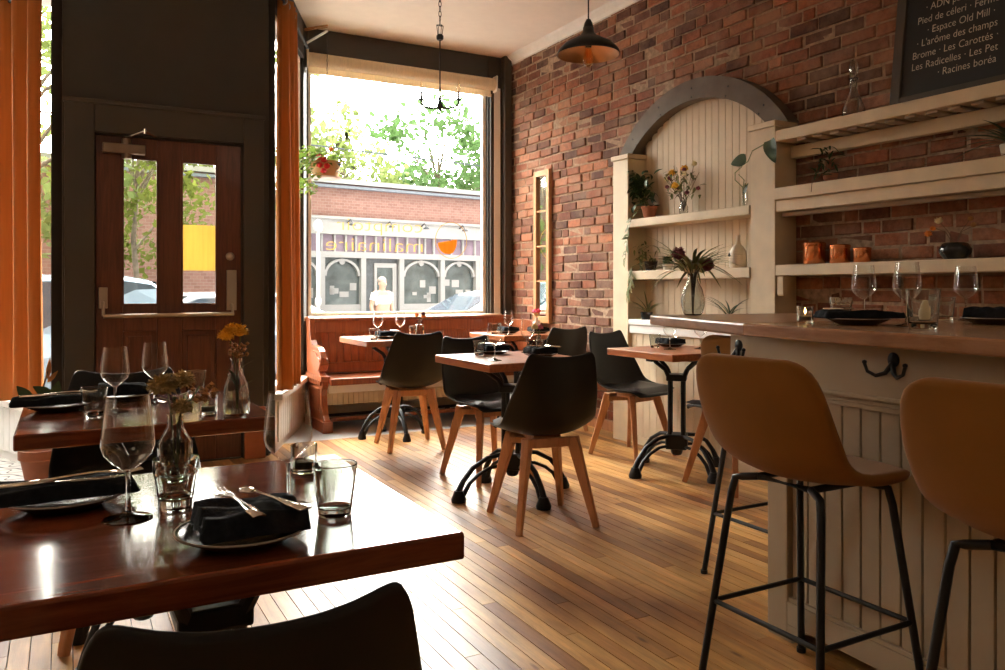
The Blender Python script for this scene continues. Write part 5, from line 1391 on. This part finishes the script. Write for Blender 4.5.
for s, hnd in ((1, 'haL'), (-1, 'haR')):
    hx, hy, hz, _ = J[hnd]
    for i in range(4):
        J[hnd+'f%d' % i] = (hx+s*.004, hy-.025+.019*i, hz-.075+.008*abs(i-1.5), .009); E_.append((hnd, hnd+'f%d' % i))
    J[hnd+'t'] = (hx-s*.01, hy+.045, hz-.03, .010); E_.append((hnd, hnd+'t'))
def skin(name, names, edges, m_, parent, scale=1.0):
    idx = {k: i for i, k in enumerate(names)}
    me = bpy.data.meshes.new(name); me.from_pydata([J[k][:3] for k in names], [(idx[a], idx[b_]) for a, b_ in edges if a in idx and b_ in idx], [])
    o = bpy.data.objects.new(name, me); COL.objects.link(o); o.parent = parent
    md = o.modifiers.new('skin', 'SKIN'); md.use_smooth_shade = True
    for k, i in idx.items():
        sv = me.skin_vertices[0].data[i]; sv.radius = (J[k][3]*scale*(1.25 if k in ('chest','waist','pelvis') else 1), J[k][3]*scale*(.85 if k in ('chest','waist','pelvis') else 1)); sv.use_root = (i == 0)
    md = o.modifiers.new('sub', 'SUBSURF'); md.levels = 1; md.render_levels = 2; me.materials.append(M[m_]); return o
skin('body', list(J), E_, 'skin', pr)
skin('t_shirt', ['waist','chest','neckb','shL','shR'], E_, 'shirt', pr, 1.28)
J['slL'] = (.215,-.01,1.26,.062); J['slR'] = (-.215,-.01,1.26,.062)
for s in 'LR':
    b = B(); b.tube([J['sh'+s][:3], J['sl'+s][:3]], [.078,.070], 12); b.build('sleeve', 'shirt', pr, 60)
skin('trousers', ['pelvis','hipL','kneeL','ankL','hipR','kneeR','ankR'], E_, 'trousers', pr, 1.15)
b = B(); b.lathe([(0,.07),(.05,.062),(.082,.03),(.092,-.01),(.090,-.04),(.075,-.05),(0,-.02)], 18, (0, -.006, 1.672)); b.build('hair', 'hair', pr, 180)
b = B(); b.lathe([(0,-.012),(.010,-.008),(.012,0),(.008,.012),(0,.02)], 8, (0, .115, 1.585)); b.build('nose', 'skin', pr, 180)
b = B()
for s in (-1, 1): b.lathe([(0,-.008),(.009,0),(0,.008)], 8, (s*.032, .098, 1.612))
b.build('eyes', 'car_glass', pr)
b = B(); b.box(-.022, .022, .095, .106, 1.535, 1.543); b.build('mouth', 'petal_pink', pr)
for s in (-1, 1): b = B(); b.lathe([(0,-.03),(.012,-.015),(.014,.01),(0,.03)], 8, (s*.088, .02, 1.595)); b.build('ear', 'skin', pr, 180)
# street trees: each crown is its own cloud of leaves on a trunk
def tree(x, y, h, crown, m_, label, seed, n=2600, trunk=.13, ls=.20, low=0.0):
    t = thing('street_tree', label, 'tree', (x, y, GZ-.1), 0, 'street trees across the road'); R = random.Random(seed)
    br_ = []; b = B(); top = h*.62
    b.tube([(0,0,0), (.05,0,h*.25), (-.03,.04,h*.45), (.04,0,top), (.02,.02,h*.85)], [trunk, trunk*.8, trunk*.65, trunk*.45, trunk*.15], 8)
    for k in range(9):
        a = R.uniform(0, 2*pi); z0 = h*R.uniform(.35,.7); r = crown*R.uniform(.45,.85); z1 = z0+h*R.uniform(.08,.25)
        b.tube([(0,0,z0), (r*.5*cos(a), r*.5*sin(a), (z0+z1)/2+.1), (r*cos(a), r*sin(a), z1)], [trunk*.4, trunk*.25, trunk*.1], 6); br_.append(V(r*cos(a), r*sin(a), z1))
    b.build('trunk', 'bark', t, 60)
    cl = []
    for k in range(30):
        while True:
            p = V(R.uniform(-1,1), R.uniform(-1,1), R.uniform(-1,1))
            if p.length < 1: break
        cl.append((V(p.x*crown, p.y*crown, h*(.64+low)+p.z*h*.34), crown*R.uniform(.22,.40)))
    cl += [(q, crown*.32) for q in br_]
    b = B()
    for k in range(n):
        c, r = R.choice(cl); d = V(R.gauss(0,1), R.gauss(0,1), R.gauss(0,1)); d.normalize(); p = c+d*r*R.random()**.4
        L = ls*R.uniform(.6,1.3); u = V(R.gauss(0,1), R.gauss(0,1), R.gauss(0,1)).normalized(); w = u.cross(d)
        if w.length < .1: continue
        w.normalize(); b.add([p, p+u*L*.5+w*L*.32, p+u*L, p+u*L*.5-w*L*.32], [(0,1,2,3)])
    b.build('crown', m_, t); return t
tree(4.6, 25.5, 8.4, 2.3, 'foliage_a', 'tall loose tree with visible trunk at the left of the big window', 1, 2600, .14, .26, .02)
tree(8.0, 25.5, 7.6, 2.0, 'foliage_a', 'pale yellow green tree left of the chandelier beyond the shop roof', 2, 2600, .12, .24)
tree(11.6, 26.0, 8.2, 2.7, 'foliage_b', 'dense green tree right of the chandelier beyond the shop roof', 3, 4200, .14, .26)
tree(14.6, 28.0, 6.4, 2.2, 'foliage_b', 'lower green tree at the right edge of the big window', 4, 2600, .12, .26)
tree(6.6, 29.0, 6.2, 2.6, 'foliage_b', 'low green tree behind the two loose trees', 5, 2800, .12, .26)
tree(1.0, 14.2, 5.3, 1.15, 'foliage_c', 'young yellow green street tree seen through the left door pane', 6, 2400, .06, .13)
tree(3.2, 26.5, 9.4, 2.2, 'foliage_c', 'dark green tree seen through the right door pane', 7, 2600, .12, .22)
tree(-.6, 13.4, 7.2, 1.7, 'foliage_a', 'street tree seen between the left curtain and the door wall', 8, 2600, .10, .2)
tree(3.35, 15.0, 6.6, .95, 'foliage_a', 'street tree glimpsed beside the right hand curtain', 9, 1800, .10, .2, .08)
tree(-4.5, 14.5, 7.0, 2.0, 'foliage_b', 'street tree standing off to the left of the entrance', 10, 1800, .12, .25)
